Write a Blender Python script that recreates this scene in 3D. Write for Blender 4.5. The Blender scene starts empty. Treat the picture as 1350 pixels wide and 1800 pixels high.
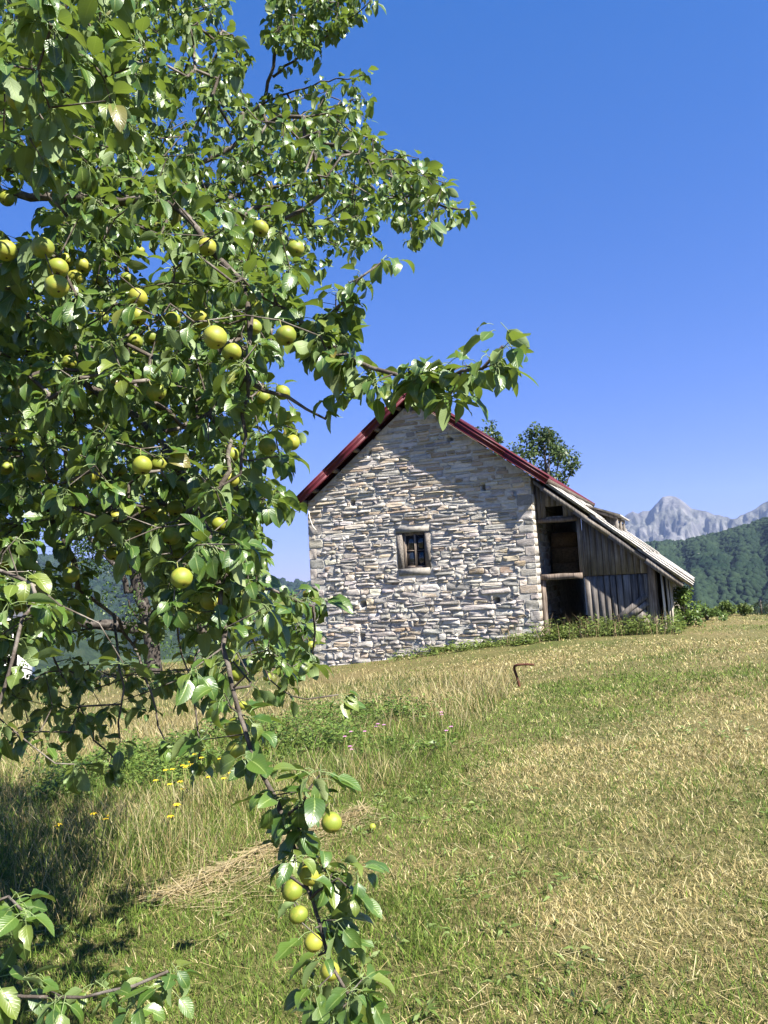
import bpy, math, random
import numpy as np
from mathutils import Matrix, Vector

rng = np.random.default_rng(7)
random.seed(7)
PI = math.pi
scene = bpy.context.scene
col = scene.collection

# ------------------------------------------------------------------ camera
F = 1352.0                      # focal length in photo pixels (1350 x 1800)
PITCH, ROLL = math.radians(5.0), math.radians(3.0)
CAM = np.array([0.0, 0.0, 1.6])
cf = np.array([0, math.cos(PITCH), math.sin(PITCH)])
_r0 = np.array([1.0, 0, 0]); _u0 = np.array([0, -math.sin(PITCH), math.cos(PITCH)])
cr = _r0 * math.cos(ROLL) - _u0 * math.sin(ROLL)
cu = _u0 * math.cos(ROLL) + _r0 * math.sin(ROLL)
cam_data = bpy.data.cameras.new('camera')
cam_data.sensor_fit = 'VERTICAL'; cam_data.sensor_height = 36.0
cam_data.lens = 36.0 * F / 1800.0
cam_data.clip_start = 0.05; cam_data.clip_end = 60000
cam = bpy.data.objects.new('camera', cam_data); col.objects.link(cam)
cam.matrix_world = Matrix(((cr[0], cu[0], -cf[0], CAM[0]), (cr[1], cu[1], -cf[1], CAM[1]),
                           (cr[2], cu[2], -cf[2], CAM[2]), (0, 0, 0, 1)))
scene.camera = cam

# ------------------------------------------------------------------ light
SUN = np.array([0.755, -0.68, 1.02]); SUN = SUN / np.linalg.norm(SUN)
sun_el = math.asin(SUN[2]); sun_az = math.atan2(SUN[0], SUN[1])
world = bpy.data.worlds.new('World'); scene.world = world; world.use_nodes = True
wn = world.node_tree; wn.nodes.clear()
sky = wn.nodes.new('ShaderNodeTexSky'); sky.sky_type = 'NISHITA'; sky.sun_disc = False
sky.sun_elevation = sun_el; sky.sun_rotation = sun_az
sky.altitude = 1800; sky.air_density = 1.0; sky.dust_density = 0.0; sky.ozone_density = 2.6
hsv = wn.nodes.new('ShaderNodeHueSaturation'); hsv.inputs['Saturation'].default_value = 1.38
bg = wn.nodes.new('ShaderNodeBackground'); bg.inputs['Strength'].default_value = 0.068
wo = wn.nodes.new('ShaderNodeOutputWorld')
wn.links.new(sky.outputs[0], hsv.inputs['Color']); tint = wn.nodes.new('ShaderNodeMix'); tint.data_type = 'RGBA'; tint.blend_type = 'MULTIPLY'; tint.inputs[0].default_value = 1.0
tint.inputs[7].default_value = (0.86, 0.79, 1.0, 1)
gam = wn.nodes.new('ShaderNodeGamma'); gam.inputs[1].default_value = 0.54
tint2 = wn.nodes.new('ShaderNodeMix'); tint2.data_type = 'RGBA'; tint2.blend_type = 'MULTIPLY'; tint2.inputs[0].default_value = 1.0
tint2.inputs[7].default_value = (0.87, 0.94, 1.6, 1)
wn.links.new(hsv.outputs[0], tint.inputs[6]); wn.links.new(tint.outputs[2], gam.inputs[0]); wn.links.new(gam.outputs[0], tint2.inputs[6]); wn.links.new(tint2.outputs[2], bg.inputs[0])
wn.links.new(bg.outputs[0], wo.inputs[0])
sl = bpy.data.lights.new('sun', 'SUN'); sl.energy = 5.0; sl.angle = math.radians(0.5); sl.color = (1.0, 0.94, 0.84)
so = bpy.data.objects.new('sun', sl); col.objects.link(so)
so.rotation_euler = Vector(SUN).to_track_quat('Z', 'Y').to_euler(); so.location = (10, -10, 20)
vs = scene.view_settings
vs.view_transform = 'Standard'; vs.look = 'None'; vs.exposure = 1.86; vs.gamma = 1.0; vs.use_curve_mapping = False
cy = scene.cycles
cy.max_bounces = 7; cy.diffuse_bounces = 3; cy.glossy_bounces = 2; cy.transmission_bounces = 4
cy.transparent_max_bounces = 4; cy.volume_bounces = 0; cy.caustics_reflective = False; cy.caustics_refractive = False
cy.use_denoising = True; cy.sample_clamp_indirect = 4.0
try: cy.denoiser = 'OPENIMAGEDENOISE'
except Exception: pass

# ------------------------------------------------------------------ helpers
def ray(px, py):
    return cf + cr * ((px - 675) / F) + cu * ((900 - py) / F)
def at(px, py, d):
    return CAM + ray(px, py) * d
def project(P):
    q = np.asarray(P) - CAM
    d = q @ cf
    return 675 + F * (q @ cr) / d, 900 - F * (q @ cu) / d, d

_H = rng.random((256, 256))
def vnoise(x, y):
    x = np.asarray(x, float); y = np.asarray(y, float)
    xi = np.floor(x).astype(int); yi = np.floor(y).astype(int)
    fx = x - xi; fy = y - yi
    fx = fx * fx * (3 - 2 * fx); fy = fy * fy * (3 - 2 * fy)
    g = lambda a, b: _H[a % 256, b % 256]
    return (g(xi, yi) * (1 - fx) + g(xi + 1, yi) * fx) * (1 - fy) + (g(xi, yi + 1) * (1 - fx) + g(xi + 1, yi + 1) * fx) * fy
def fbm(x, y, o=4):
    s = 0; a = 0.5; t = 0
    for k in range(o):
        s = s + a * vnoise(x * 2 ** k + 17.3 * k, y * 2 ** k + 5.1 * k); t += a; a *= 0.5
    return s / t

def inpoly(x, y, poly):
    x = np.asarray(x); y = np.asarray(y); r = np.zeros(x.shape, bool)
    n = len(poly)
    for i in range(n):
        x0, y0 = poly[i]; x1, y1 = poly[(i + 1) % n]
        c = ((y0 > y) != (y1 > y)) & (x < (x1 - x0) * (y - y0) / ((y1 - y0) if y1 != y0 else 1e-9) + x0)
        r ^= c
    return r

def make_mesh(name, v, faces, attrs=None, smooth=False):
    """v (n,3); faces: list of arrays (m,k)"""
    v = np.asarray(v, np.float32).reshape(-1, 3)
    me = bpy.data.meshes.new(name)
    if isinstance(faces, np.ndarray): faces = [faces]
    faces = [np.asarray(f, np.int32) for f in faces if len(f)]
    me.vertices.add(len(v)); me.vertices.foreach_set('co', v.ravel())
    li = np.concatenate([f.ravel() for f in faces])
    tot = np.concatenate([np.full(len(f), f.shape[1], np.int32) for f in faces])
    st = np.concatenate([[0], np.cumsum(tot)[:-1]]).astype(np.int32)
    me.loops.add(len(li)); me.loops.foreach_set('vertex_index', li)
    me.polygons.add(len(tot)); me.polygons.foreach_set('loop_start', st)
    me.polygons.foreach_set('loop_total', tot)
    if smooth: me.polygons.foreach_set('use_smooth', np.ones(len(tot), bool))
    for k, a in (attrs or {}).items():
        a = np.asarray(a, np.float32)
        if a.ndim == 1:
            at_ = me.attributes.new(k, 'FLOAT', 'POINT'); at_.data.foreach_set('value', a)
        elif a.shape[1] == 2:
            at_ = me.attributes.new(k, 'FLOAT2', 'POINT'); at_.data.foreach_set('vector', a.ravel())
        else:
            at_ = me.attributes.new(k, 'FLOAT_COLOR', 'POINT')
            at_.data.foreach_set('color', np.concatenate([a, np.ones((len(a), 1), np.float32)], 1).astype(np.float32).ravel())
    me.update(calc_edges=True); me.validate()
    return me

def link(name, me, mat=None, parent=None, loc=None):
    o = bpy.data.objects.new(name, me); col.objects.link(o)
    if mat is not None and me is not None and len(me.materials) == 0: me.materials.append(mat)
    if parent is not None: o.parent = parent
    if loc is not None: o.location = loc
    return o
def empty(name, loc=(0, 0, 0), rz=0):
    o = bpy.data.objects.new(name, None); col.objects.link(o); o.location = loc; o.rotation_euler = (0, 0, rz)
    o.empty_display_size = 0.2
    return o
def tag(o, label=None, cat=None, group=None, kind=None):
    if label: o['label'] = label
    if cat: o['category'] = cat
    if group: o['group'] = group
    if kind: o['kind'] = kind
    return o

class MB:
    """mesh collector with boxes, tubes, sheets"""
    def __init__(s): s.v = []; s.q = []; s.t = []; s.n = 0
    def add(s, v, q=None, t=None):
        v = np.asarray(v, float).reshape(-1, 3)
        if q is not None and len(q): s.q.append(np.asarray(q) + s.n)
        if t is not None and len(t): s.t.append(np.asarray(t) + s.n)
        s.v.append(v); s.n += len(v)
    def hexa(s, c):      # 8 corners: bottom 4 ccw, top 4 ccw
        s.add(c, [[3, 2, 1, 0], [4, 5, 6, 7], [0, 1, 5, 4], [1, 2, 6, 5], [2, 3, 7, 6], [3, 0, 4, 7]])
    def box(s, a, b, jit=0.0):
        x0, y0, z0 = a; x1, y1, z1 = b
        c = np.array([[x0, y0, z0], [x1, y0, z0], [x1, y1, z0], [x0, y1, z0], [x0, y0, z1], [x1, y0, z1], [x1, y1, z1], [x0, y1, z1]], float)
        if jit: c += rng.uniform(-jit, jit, c.shape)
        s.hexa(c)
    def tube(s, pts, rad, sides=6, cap=True, wob=0.0):
        pts = np.asarray(pts, float); n = len(pts); rad = np.broadcast_to(np.asarray(rad, float), (n,))
        T = np.gradient(pts, axis=0); T /= np.linalg.norm(T, axis=1)[:, None] + 1e-9
        up = np.array([0.3, 0.2, 0.93]); rings = []
        N = None
        for i in range(n):
            if N is None:
                N = np.cross(T[i], up)
                if np.linalg.norm(N) < 0.1: N = np.cross(T[i], [1, 0, 0])
            N = N - T[i] * (N @ T[i]); N /= np.linalg.norm(N) + 1e-9
            B = np.cross(T[i], N)
            a = np.arange(sides) * 2 * PI / sides
            rr = rad[i] * (1 + (rng.uniform(-wob, wob, sides) if wob else 0))
            rings.append(pts[i] + (np.cos(a) * rr)[:, None] * N + (np.sin(a) * rr)[:, None] * B)
        v = np.concatenate(rings); q = []
        for i in range(n - 1):
            for k in range(sides):
                k2 = (k + 1) % sides
                q.append([i * sides + k, i * sides + k2, (i + 1) * sides + k2, (i + 1) * sides + k])
        t = []
        if cap:
            v = np.concatenate([v, pts[:1], pts[-1:]])
            a, b = n * sides, n * sides + 1
            for k in range(sides):
                k2 = (k + 1) % sides
                t.append([a, k2, k]); t.append([b, (n - 1) * sides + k, (n - 1) * sides + k2])
        s.add(v, q, t)
    def build(s, name, mat, parent=None, smooth=False, attrs=None, loc=None):
        fs = []
        if s.q: fs.append(np.concatenate(s.q))
        if s.t: fs.append(np.concatenate(s.t))
        v = np.concatenate(s.v)
        if loc is not None: v = v - np.asarray(loc)
        return link(name, make_mesh(name, v, fs, attrs, smooth), mat, parent, loc)

# ------------------------------------------------------------------ materials
class NT:
    def __init__(s, name):
        s.m = bpy.data.materials.new(name); s.m.use_nodes = True; s.t = s.m.node_tree; s.t.nodes.clear()
        s.out = s.t.nodes.new('ShaderNodeOutputMaterial')
    def n(s, kind, **kw):
        nd = s.t.nodes.new(kind)
        for k, v in kw.items():
            if k.startswith('i_'): nd.inputs[int(k[2:]) if k[2:].isdigit() else k[2:].replace('_', ' ')].default_value = v
            else: setattr(nd, k, v)
        return nd
    def l(s, a, b): s.t.links.new(a, b)
    def noise(s, scale, detail=4, rough=0.55, vec=None, dist=0.0):
        nd = s.n('ShaderNodeTexNoise'); nd.inputs['Scale'].default_value = scale; nd.inputs['Detail'].default_value = detail
        nd.inputs['Roughness'].default_value = rough; nd.inputs['Distortion'].default_value = dist
        if vec is not None: s.l(vec, nd.inputs['Vector'])
        return nd
    def ramp(s, fac, stops):
        nd = s.n('ShaderNodeValToRGB'); e = nd.color_ramp.elements
        while len(e) < len(stops): e.new(0.5)
        for x, (p, c) in zip(e, stops): x.position = p; x.color = (*c, 1) if len(c) == 3 else c
        s.l(fac, nd.inputs[0]); return nd
    def mix(s, fac, a, b, mode='MIX'):
        nd = s.n('ShaderNodeMix', data_type='RGBA', blend_type=mode)
        for sock, val in ((0, fac), (6, a), (7, b)):
            if hasattr(val, 'is_output'): s.l(val, nd.inputs[sock])
            elif sock == 0: nd.inputs[0].default_value = val
            else: nd.inputs[sock].default_value = (*val, 1)
        return nd.outputs[2]
    def math(s, op, a, b=0.0):
        nd = s.n('ShaderNodeMath', operation=op)
        for i, val in enumerate((a, b)):
            if hasattr(val, 'is_output'): s.l(val, nd.inputs[i])
            else: nd.inputs[i].default_value = val
        return nd.outputs[0]
    def attr(s, name): return s.n('ShaderNodeAttribute', attribute_name=name)
    def coord(s, which='Object'): return s.n('ShaderNodeTexCoord').outputs[which]
    def mapping(s, vec, scale=(1, 1, 1), rot=(0, 0, 0)):
        nd = s.n('ShaderNodeMapping'); nd.inputs['Scale'].default_value = scale; nd.inputs['Rotation'].default_value = rot
        s.l(vec, nd.inputs['Vector']); return nd.outputs[0]
    def principled(s, color, rough=0.8, spec=0.3, metal=0.0, bump=None, bstr=0.3, bdist=0.02):
        p = s.n('ShaderNodeBsdfPrincipled')
        if hasattr(color, 'is_output'): s.l(color, p.inputs['Base Color'])
        else: p.inputs['Base Color'].default_value = (*color, 1)
        if hasattr(rough, 'is_output'): s.l(rough, p.inputs['Roughness'])
        else: p.inputs['Roughness'].default_value = rough
        p.inputs['Specular IOR Level'].default_value = spec; p.inputs['Metallic'].default_value = metal
        if bump is not None:
            b = s.n('ShaderNodeBump'); b.inputs['Strength'].default_value = bstr; b.inputs['Distance'].default_value = bdist
            s.l(bump, b.inputs['Height']); s.l(b.outputs[0], p.inputs['Normal'])
        return p
    def done(s, shader):
        s.l(shader.outputs[0], s.out.inputs['Surface']); return s.m

def mat_plain(name, c, rough=0.8, var=0.25, scale=6.0, spec=0.3, bstr=0.25, bdist=0.01, metal=0.0, stretch=(1, 1, 1)):
    t = NT(name); v = t.mapping(t.coord(), stretch)
    nz = t.noise(scale, 5, 0.6, v)
    a = tuple(x * (1 - var) for x in c); b = tuple(min(1, x * (1 + var)) for x in c)
    r = t.ramp(nz.outputs[0], [(0.3, a), (0.7, b)])
    n2 = t.noise(scale * 6, 4, 0.6, v)
    return t.done(t.principled(r.outputs[0], rough, spec, metal, n2.outputs[0], bstr, bdist))

def mat_attr_surface(name, rough=0.85, scale=25, amt=0.35, bstr=0.9, bdist=0.016, spec=0.25):
    """per-piece colour attribute times fine noise"""
    t = NT(name); a = t.attr('col'); v = t.coord()
    n1 = t.noise(scale, 6, 0.7, t.mapping(v, (.55, 1, 1.9))); n2 = t.noise(scale * 0.25, 3, 0.6, v)
    r = t.ramp(n1.outputs[0], [(0.25, (1 - amt,) * 3), (0.75, (1 + amt * 0.55,) * 3)])
    c = t.mix(1.0, a.outputs['Color'], r.outputs[0], 'MULTIPLY')
    lich = t.ramp(n2.outputs[0], [(0.52, (0, 0, 0)), (0.72, (0.55,) * 3)])
    c = t.mix(lich.outputs[0], c, (0.43, 0.42, 0.40))
    h = t.math('ADD', n1.outputs[0], t.math('MULTIPLY', n2.outputs[0], 1.5))
    return t.done(t.principled(c, rough, spec, 0, h, bstr, bdist))

def mat_foliage(name, rough=0.45, trans=0.3, spec=0.35, tint=(1.0, 1.0, 0.55)):
    """vertex-coloured leaves with light shining through"""
    t = NT(name); a = t.attr('col')
    p = t.principled(a.outputs['Color'], rough, spec)
    tr = t.n('ShaderNodeBsdfTranslucent')
    c2 = t.mix(1.0, a.outputs['Color'], tuple(min(1, x * 1.0) for x in tint), 'MULTIPLY')
    br = t.n('ShaderNodeBrightContrast'); t.l(c2, br.inputs[0]); br.inputs[1].default_value = 0.03
    t.l(br.outputs[0], tr.inputs[0])
    mx = t.n('ShaderNodeMixShader'); mx.inputs[0].default_value = trans
    t.l(p.outputs[0], mx.inputs[1]); t.l(tr.outputs[0], mx.inputs[2])
    return t.done(mx)

def mat_farwood():
    t = NT('far_foliage'); a = t.attr('col'); d = t.n('ShaderNodeBsdfDiffuse'); t.l(a.outputs['Color'], d.inputs[0]); return t.done(d)

def mat_leaf():
    t = NT('pear_leaf'); uv = t.attr('leafuv'); rnd = t.attr('rnd'); oi = t.n('ShaderNodeObjectInfo')
    sep = t.n('ShaderNodeSeparateXYZ'); t.l(uv.outputs['Vector'], sep.inputs[0])
    r = t.math('FRACT', t.math('ADD', rnd.outputs['Fac'], oi.outputs['Random']))
    base = t.ramp(r, [(0.0, (0.024, 0.064, 0.012)), (0.45, (0.043, 0.095, 0.016)), (0.8, (0.075, 0.132, 0.021)), (0.97, (0.14, 0.17, 0.03)), (1.0, (0.15, 0.10, 0.03))])
    nz = t.noise(14, 3, 0.6, t.coord())
    c = t.mix(t.math('MULTIPLY', nz.outputs[0], 0.5), base.outputs[0], (0.075, 0.13, 0.025))
    au = t.math('ABSOLUTE', sep.outputs[0])
    mid = t.ramp(au, [(0.0, (1, 1, 1)), (0.10, (0, 0, 0))])
    # side veins
    ph = t.math('ADD', t.math('MULTIPLY', sep.outputs[1], 9.0), t.math('MULTIPLY', au, -2.2))
    vv = t.math('ABSOLUTE', t.math('SUBTRACT', t.math('FRACT', ph), 0.5))
    vein = t.ramp(vv, [(0.0, (1, 1, 1)), (0.12, (0, 0, 0))])
    c = t.mix(t.math('MULTIPLY', vein.outputs[0], 0.22), c, (0.16, 0.24, 0.06))
    c = t.mix(t.math('MULTIPLY', mid.outputs[0], 0.75), c, (0.26, 0.33, 0.10))
    geo = t.n('ShaderNodeNewGeometry')
    under = t.mix(0.65, c, (0.17, 0.24, 0.09))
    c = t.mix(geo.outputs['Backfacing'], c, under)
    ro = t.math('ADD', t.math('MULTIPLY', geo.outputs['Backfacing'], 0.3), 0.35)
    p = t.principled(c, ro, 0.7, 0, t.math('ADD', vein.outputs[0], mid.outputs[0]), 0.25, 0.002)
    tr = t.n('ShaderNodeBsdfTranslucent')
    t.l(t.mix(0.55, c, (0.30, 0.42, 0.02)), tr.inputs[0])
    mx = t.n('ShaderNodeMixShader'); mx.inputs[0].default_value = 0.24
    t.l(p.outputs[0], mx.inputs[1]); t.l(tr.outputs[0], mx.inputs[2])
    return t.done(mx)

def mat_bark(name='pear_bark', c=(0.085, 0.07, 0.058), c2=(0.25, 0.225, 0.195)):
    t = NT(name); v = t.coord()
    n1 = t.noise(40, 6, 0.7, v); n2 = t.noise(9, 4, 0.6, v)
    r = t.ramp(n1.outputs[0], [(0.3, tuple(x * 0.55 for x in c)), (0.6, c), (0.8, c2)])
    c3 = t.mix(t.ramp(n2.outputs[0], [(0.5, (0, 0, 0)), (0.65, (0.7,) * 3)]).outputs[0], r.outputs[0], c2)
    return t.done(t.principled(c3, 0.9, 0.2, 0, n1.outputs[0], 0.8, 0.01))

def mat_pear():
    t = NT('pear_skin'); v = t.coord(); oi = t.n('ShaderNodeObjectInfo')
    n1 = t.noise(60, 4, 0.6, v); n2 = t.noise(170, 2, 0.5, v)
    base = t.ramp(oi.outputs['Random'], [(0, (0.135, 0.18, 0.020)), (0.55, (0.19, 0.23, 0.026)), (1, (0.27, 0.275, 0.034))])
    c = t.mix(t.ramp(n1.outputs[0], [(0.35, (0, 0, 0)), (0.8, (0.4,) * 3)]).outputs[0], base.outputs[0], (0.11, 0.15, 0.02))
    c = t.mix(t.ramp(n2.outputs[0], [(0.62, (0, 0, 0)), (0.70, (0.5,) * 3)]).outputs[0], c, (0.19, 0.16, 0.06))
    n3 = t.noise(2.6, 3, 0.6, v)
    c = t.mix(t.ramp(n3.outputs[0], [(0.48, (0, 0, 0)), (0.68, (0.65,) * 3)]).outputs[0], c, (0.30, 0.25, 0.04))
    n4 = t.noise(7, 5, 0.7, v)
    c = t.mix(t.ramp(n4.outputs[0], [(0.60, (0, 0, 0)), (0.72, (0.6,) * 3)]).outputs[0], c, (0.13, 0.10, 0.035))
    p = t.principled(c, 0.5, 0.35, 0, n2.outputs[0], 0.12, 0.001)
    p.inputs['Subsurface Weight'].default_value = 0.0
    return t.done(p)

def mat_wood(name, c, c2, scale=7.0):
    t = NT(name); v = t.coord(); oi = t.n('ShaderNodeObjectInfo')
    add = t.n('ShaderNodeVectorMath', operation='ADD'); t.l(v, add.inputs[0])
    cx = t.n('ShaderNodeCombineXYZ'); t.l(t.math('MULTIPLY', oi.outputs['Random'], 50), cx.inputs[0]); t.l(cx.outputs[0], add.inputs[1])
    g = t.mapping(add.outputs[0], (scale * 3, scale * 3, scale * 0.12))
    n1 = t.noise(1.6, 6, 0.65, g, 0.4); n2 = t.noise(2.2, 4, 0.6, add.outputs[0])
    r = t.ramp(n1.outputs[0], [(0.28, tuple(x * 0.35 for x in c)), (0.5, c), (0.75, c2)])
    hue = t.ramp(oi.outputs['Random'], [(0, (0.72, 0.72, 0.74)), (0.5, (1.0, 0.98, 0.95)), (1, (1.25, 1.18, 1.08))])
    cc = t.mix(1.0, r.outputs[0], hue.outputs[0], 'MULTIPLY')
    st = t.ramp(n2.outputs[0], [(0.3, (0.65,) * 3), (0.7, (1.1,) * 3)])
    cc = t.mix(1.0, cc, st.outputs[0], 'MULTIPLY')
    return t.done(t.principled(cc, 0.9, 0.15, 0, n1.outputs[0], 0.6, 0.008))

def mat_ground():
    t = NT('meadow_soil'); v = t.coord()
    n1 = t.noise(0.35, 5, 0.6, v); n2 = t.noise(14, 6, 0.7, v); n3 = t.noise(0.004, 4, 0.6, v)
    a = t.ramp(n1.outputs[0], [(0.35, (0.075, 0.088, 0.026)), (0.65, (0.15, 0.122, 0.055))])  # soil tones darkened to imitate shade between the grass blades
    f = t.ramp(n2.outputs[0], [(0.3, (0.45,) * 3), (0.7, (1.35,) * 3)])
    c = t.mix(1.0, a.outputs[0], f.outputs[0], 'MULTIPLY')
    pos = t.n('ShaderNodeNewGeometry'); ln = t.n('ShaderNodeVectorMath', operation='LENGTH'); t.l(pos.outputs['Position'], ln.inputs[0])
    far = t.n('ShaderNodeMapRange'); far.inputs[1].default_value = 45; far.inputs[2].default_value = 120; t.l(ln.outputs['Value'], far.inputs[0])
    fr = t.ramp(n3.outputs[0], [(0.35, (0.035, 0.06, 0.02)), (0.65, (0.08, 0.11, 0.035))])
    c = t.mix(far.outputs[0], c, fr.outputs[0])
    return t.done(t.principled(c, 0.95, 0.1, 0, n2.outputs[0], 0.6, 0.03))

def mat_rock():
    t = NT('limestone'); v = t.coord()
    g = t.mapping(v, (1, 1, 0.35))
    n1 = t.noise(0.006, 8, 0.68, g); n2 = t.noise(0.0022, 5, 0.6, v); n3 = t.noise(0.02, 5, 0.7, g)
    r = t.ramp(n1.outputs[0], [(0.36, (0.042, 0.042, 0.046)), (0.5, (0.10, 0.099, 0.102)), (0.68, (0.20, 0.195, 0.19))])
    geo = t.n('ShaderNodeNewGeometry'); sp = t.n('ShaderNodeSeparateXYZ'); t.l(geo.outputs['Normal'], sp.inputs[0])
    gr = t.math('MULTIPLY', t.ramp(sp.outputs[2], [(0.6, (0, 0, 0)), (0.8, (1, 1, 1))]).outputs[0],
                t.ramp(n2.outputs[0], [(0.45, (0, 0, 0)), (0.55, (1, 1, 1))]).outputs[0])
    c = t.mix(t.math('MULTIPLY', gr, 0.3), r.outputs[0], (0.09, 0.10, 0.06))
    h = t.math('ADD', n1.outputs[0], t.math('MULTIPLY', n3.outputs[0], 0.4))
    return t.done(t.principled(c, 0.95, 0.1, 0, h, 1.0, 60))

def mat_hill():
    t = NT('wooded_slope'); v = t.coord()
    n1 = t.noise(0.05, 6, 0.7, v); n2 = t.noise(0.006, 4, 0.6, v)
    r = t.ramp(n1.outputs[0], [(0.3, (0.010, 0.019, 0.009)), (0.7, (0.032, 0.050, 0.020))])
    c = t.mix(t.ramp(n2.outputs[0], [(0.6, (0, 0, 0)), (0.7, (0.6,) * 3)]).outputs[0], r.outputs[0], (0.075, 0.09, 0.04))
    return t.done(t.principled(c, 0.95, 0.0, 0, n1.outputs[0], 1.0, 8))

def mat_red():
    t = NT('red_metal'); v = t.coord()
    n1 = t.noise(5, 5, 0.6, v)
    r = t.ramp(n1.outputs[0], [(0.3, (0.055, 0.007, 0.012)), (0.55, (0.085, 0.010, 0.017)), (0.8, (0.115, 0.022, 0.024))])
    return t.done(t.principled(r.outputs[0], 0.52, 0.35, 0, n1.outputs[0], 0.15, 0.02))

def mat_glass():
    t = NT('window_glass')
    p = t.principled((0.010, 0.014, 0.022), 0.06, 0.6)
    return t.done(p)

M = dict(
    farwood=mat_farwood(), darkbark=mat_bark('shaded_bark', (0.05, 0.042, 0.036), (0.13, 0.115, 0.10)),  # darker pear bark: the rear tree's shade put into its colour
    leaf=mat_leaf(), bark=mat_bark(), pear=mat_pear(), stone=mat_attr_surface('rubble_stone'),
    foliage=mat_foliage('green_foliage'), grass=mat_foliage('grass_blades', 0.6, 0.30, 0.2, (1, 1, 0.7)),
    mortar=mat_plain('lime_mortar', (0.42, 0.40, 0.36), 0.95, 0.3, 8, 0.1, 0.6, 0.02),
    concrete=mat_plain('cement_render', (0.23, 0.215, 0.19), 0.9, 0.35, 12, 0.15, 0.5, 0.01),
    brick=mat_plain('old_brick', (0.22, 0.195, 0.17), 0.95, 0.45, 22, 0.15, 1.0, 0.03),
    wood=mat_wood('grey_planks', (0.155, 0.140, 0.128), (0.32, 0.295, 0.27)),
    oldwood=mat_wood('brown_beam', (0.15, 0.12, 0.10), (0.34, 0.29, 0.25)),
    palewood=mat_wood('pale_boards', (0.42, 0.39, 0.33), (0.68, 0.64, 0.56)),
    frame=mat_wood('window_wood', (0.19, 0.16, 0.14), (0.36, 0.31, 0.27)),
    red=mat_red(), glass=mat_glass(), ground=mat_ground(), rock=mat_rock(), hill=mat_hill(),
    sheet=mat_plain('fibre_cement', (0.31, 0.295, 0.275), 0.95, 0.7, 11, 0.1, 0.6, 0.01),
    rust=mat_plain('rusty_iron', (0.085, 0.032, 0.018), 0.85, 0.45, 30, 0.3, 0.5, 0.004),
    white=mat_plain('whitewash', (0.78, 0.77, 0.74), 0.9, 0.1, 4, 0.2, 0.2, 0.01),
    cable=mat_plain('grey_cable', (0.10, 0.10, 0.11), 0.6, 0.1), palecable=mat_plain('pale_cable', (0.6, 0.55, 0.48), 0.6, 0.1),
    calyx=mat_plain('dry_calyx', (0.045, 0.030, 0.020), 0.9, 0.3, 200),
    stalk=mat_plain('fruit_stalk', (0.16, 0.17, 0.05), 0.7, 0.3, 80),
    hay=mat_plain('old_hay', (0.20, 0.13, 0.065), 0.95, 0.4, 18, 0.1, 0.8, 0.03),
    farroof=mat_plain('grey_roof', (0.35, 0.33, 0.32), 0.8), tile=mat_plain('tile_roof', (0.32, 0.12, 0.07), 0.85),
)

# ------------------------------------------------------------------ terrain
TH = math.radians(22.0)
BO = at(738, 1000, 21.0)           # barn frame origin on the gable plane
BU = np.array([math.cos(TH), -math.sin(TH)]); BV = np.array([math.sin(TH), math.cos(TH)])
def barn_w(u, y, z=0.0): return np.array([BO[0] + BU[0] * u + BV[0] * y, BO[1] + BU[1] * u + BV[1] * y, z])

def sm(x, a, b):
    t = np.clip((x - a) / (b - a), 0, 1); return t * t * (3 - 2 * t)
_px = np.array([-400, -60, -20, -8, -2.2, 1, 4, 7, 10, 14, 20, 60, 400.]); _pz = np.array([-70, -12, -2.0, -0.98, -0.88, -0.46, -0.06, 0.0, -0.1, -0.40, -1.0, -8, -40.])
def ground_z(x, y):
    x = np.asarray(x, float); y = np.asarray(y, float)
    s = sm(y, 1.5, 19.0)
    xs = np.stack([np.interp(x + o, _px, _pz) for o in (-2, -1, 0, 1, 2)]).mean(0)
    near = np.where(np.abs(x) < 12, 0.035 * x, np.sign(x) * 0.42 - 0.15 * np.maximum(0, np.abs(x) - 12))
    z = near * (1 - s) + xs * s
    r = np.hypot(x, y)
    z = z - 0.012 * np.clip(y - 27, 0, 25) ** 2 - 0.4 * np.clip(y - 52, 0, None) * (y > 52)
    z = z - 0.012 * np.clip(-y - 30, 0, 25) ** 2
    z = np.maximum(z, -135 + 6 * fbm(x / 150, y / 150, 3))
    z = z + 0.09 * (fbm(x / 1.7 + 9, y / 1.7, 3) - 0.5) * np.clip(r / 4, 0, 1) + 0.22 * (fbm(x / 6, y / 6, 2) - 0.5) * sm(r, 3, 9) * (1 - sm(y, 14, 18))
    return z
def ground_hit(px, py):
    d = ray(px, py); lo, hi = 1.0, 80.0
    ts = np.linspace(1, 70, 4000); P = CAM + d * ts[:, None]
    b = P[:, 2] - ground_z(P[:, 0], P[:, 1]) < 0
    i = int(np.argmax(b)) if b.any() else len(ts) - 1
    return P[i]

rr = np.concatenate([[0.0], np.geomspace(0.6, 60, 150), np.geomspace(63, 9000, 70)])
aa = np.concatenate([np.linspace(-40, 40, 161), np.linspace(42, 318, 93)]) * PI / 180
A, R_ = np.meshgrid(aa, rr); gx = R_ * np.sin(A); gy = R_ * np.cos(A); gz = ground_z(gx, gy)
na, nr = len(aa), len(rr)
ii, jj = np.meshgrid(np.arange(nr - 1), np.arange(na), indexing='ij')
q = np.stack([ii * na + jj, ii * na + (jj + 1) % na, (ii + 1) * na + (jj + 1) % na, (ii + 1) * na + jj], -1).reshape(-1, 4)[:, ::-1]
o = link('ground', make_mesh('ground', np.stack([gx, gy, gz], -1), q, smooth=True), M['ground'])
tag(o, kind='structure', label='sloping dry mown meadow of grass and straw')

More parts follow.
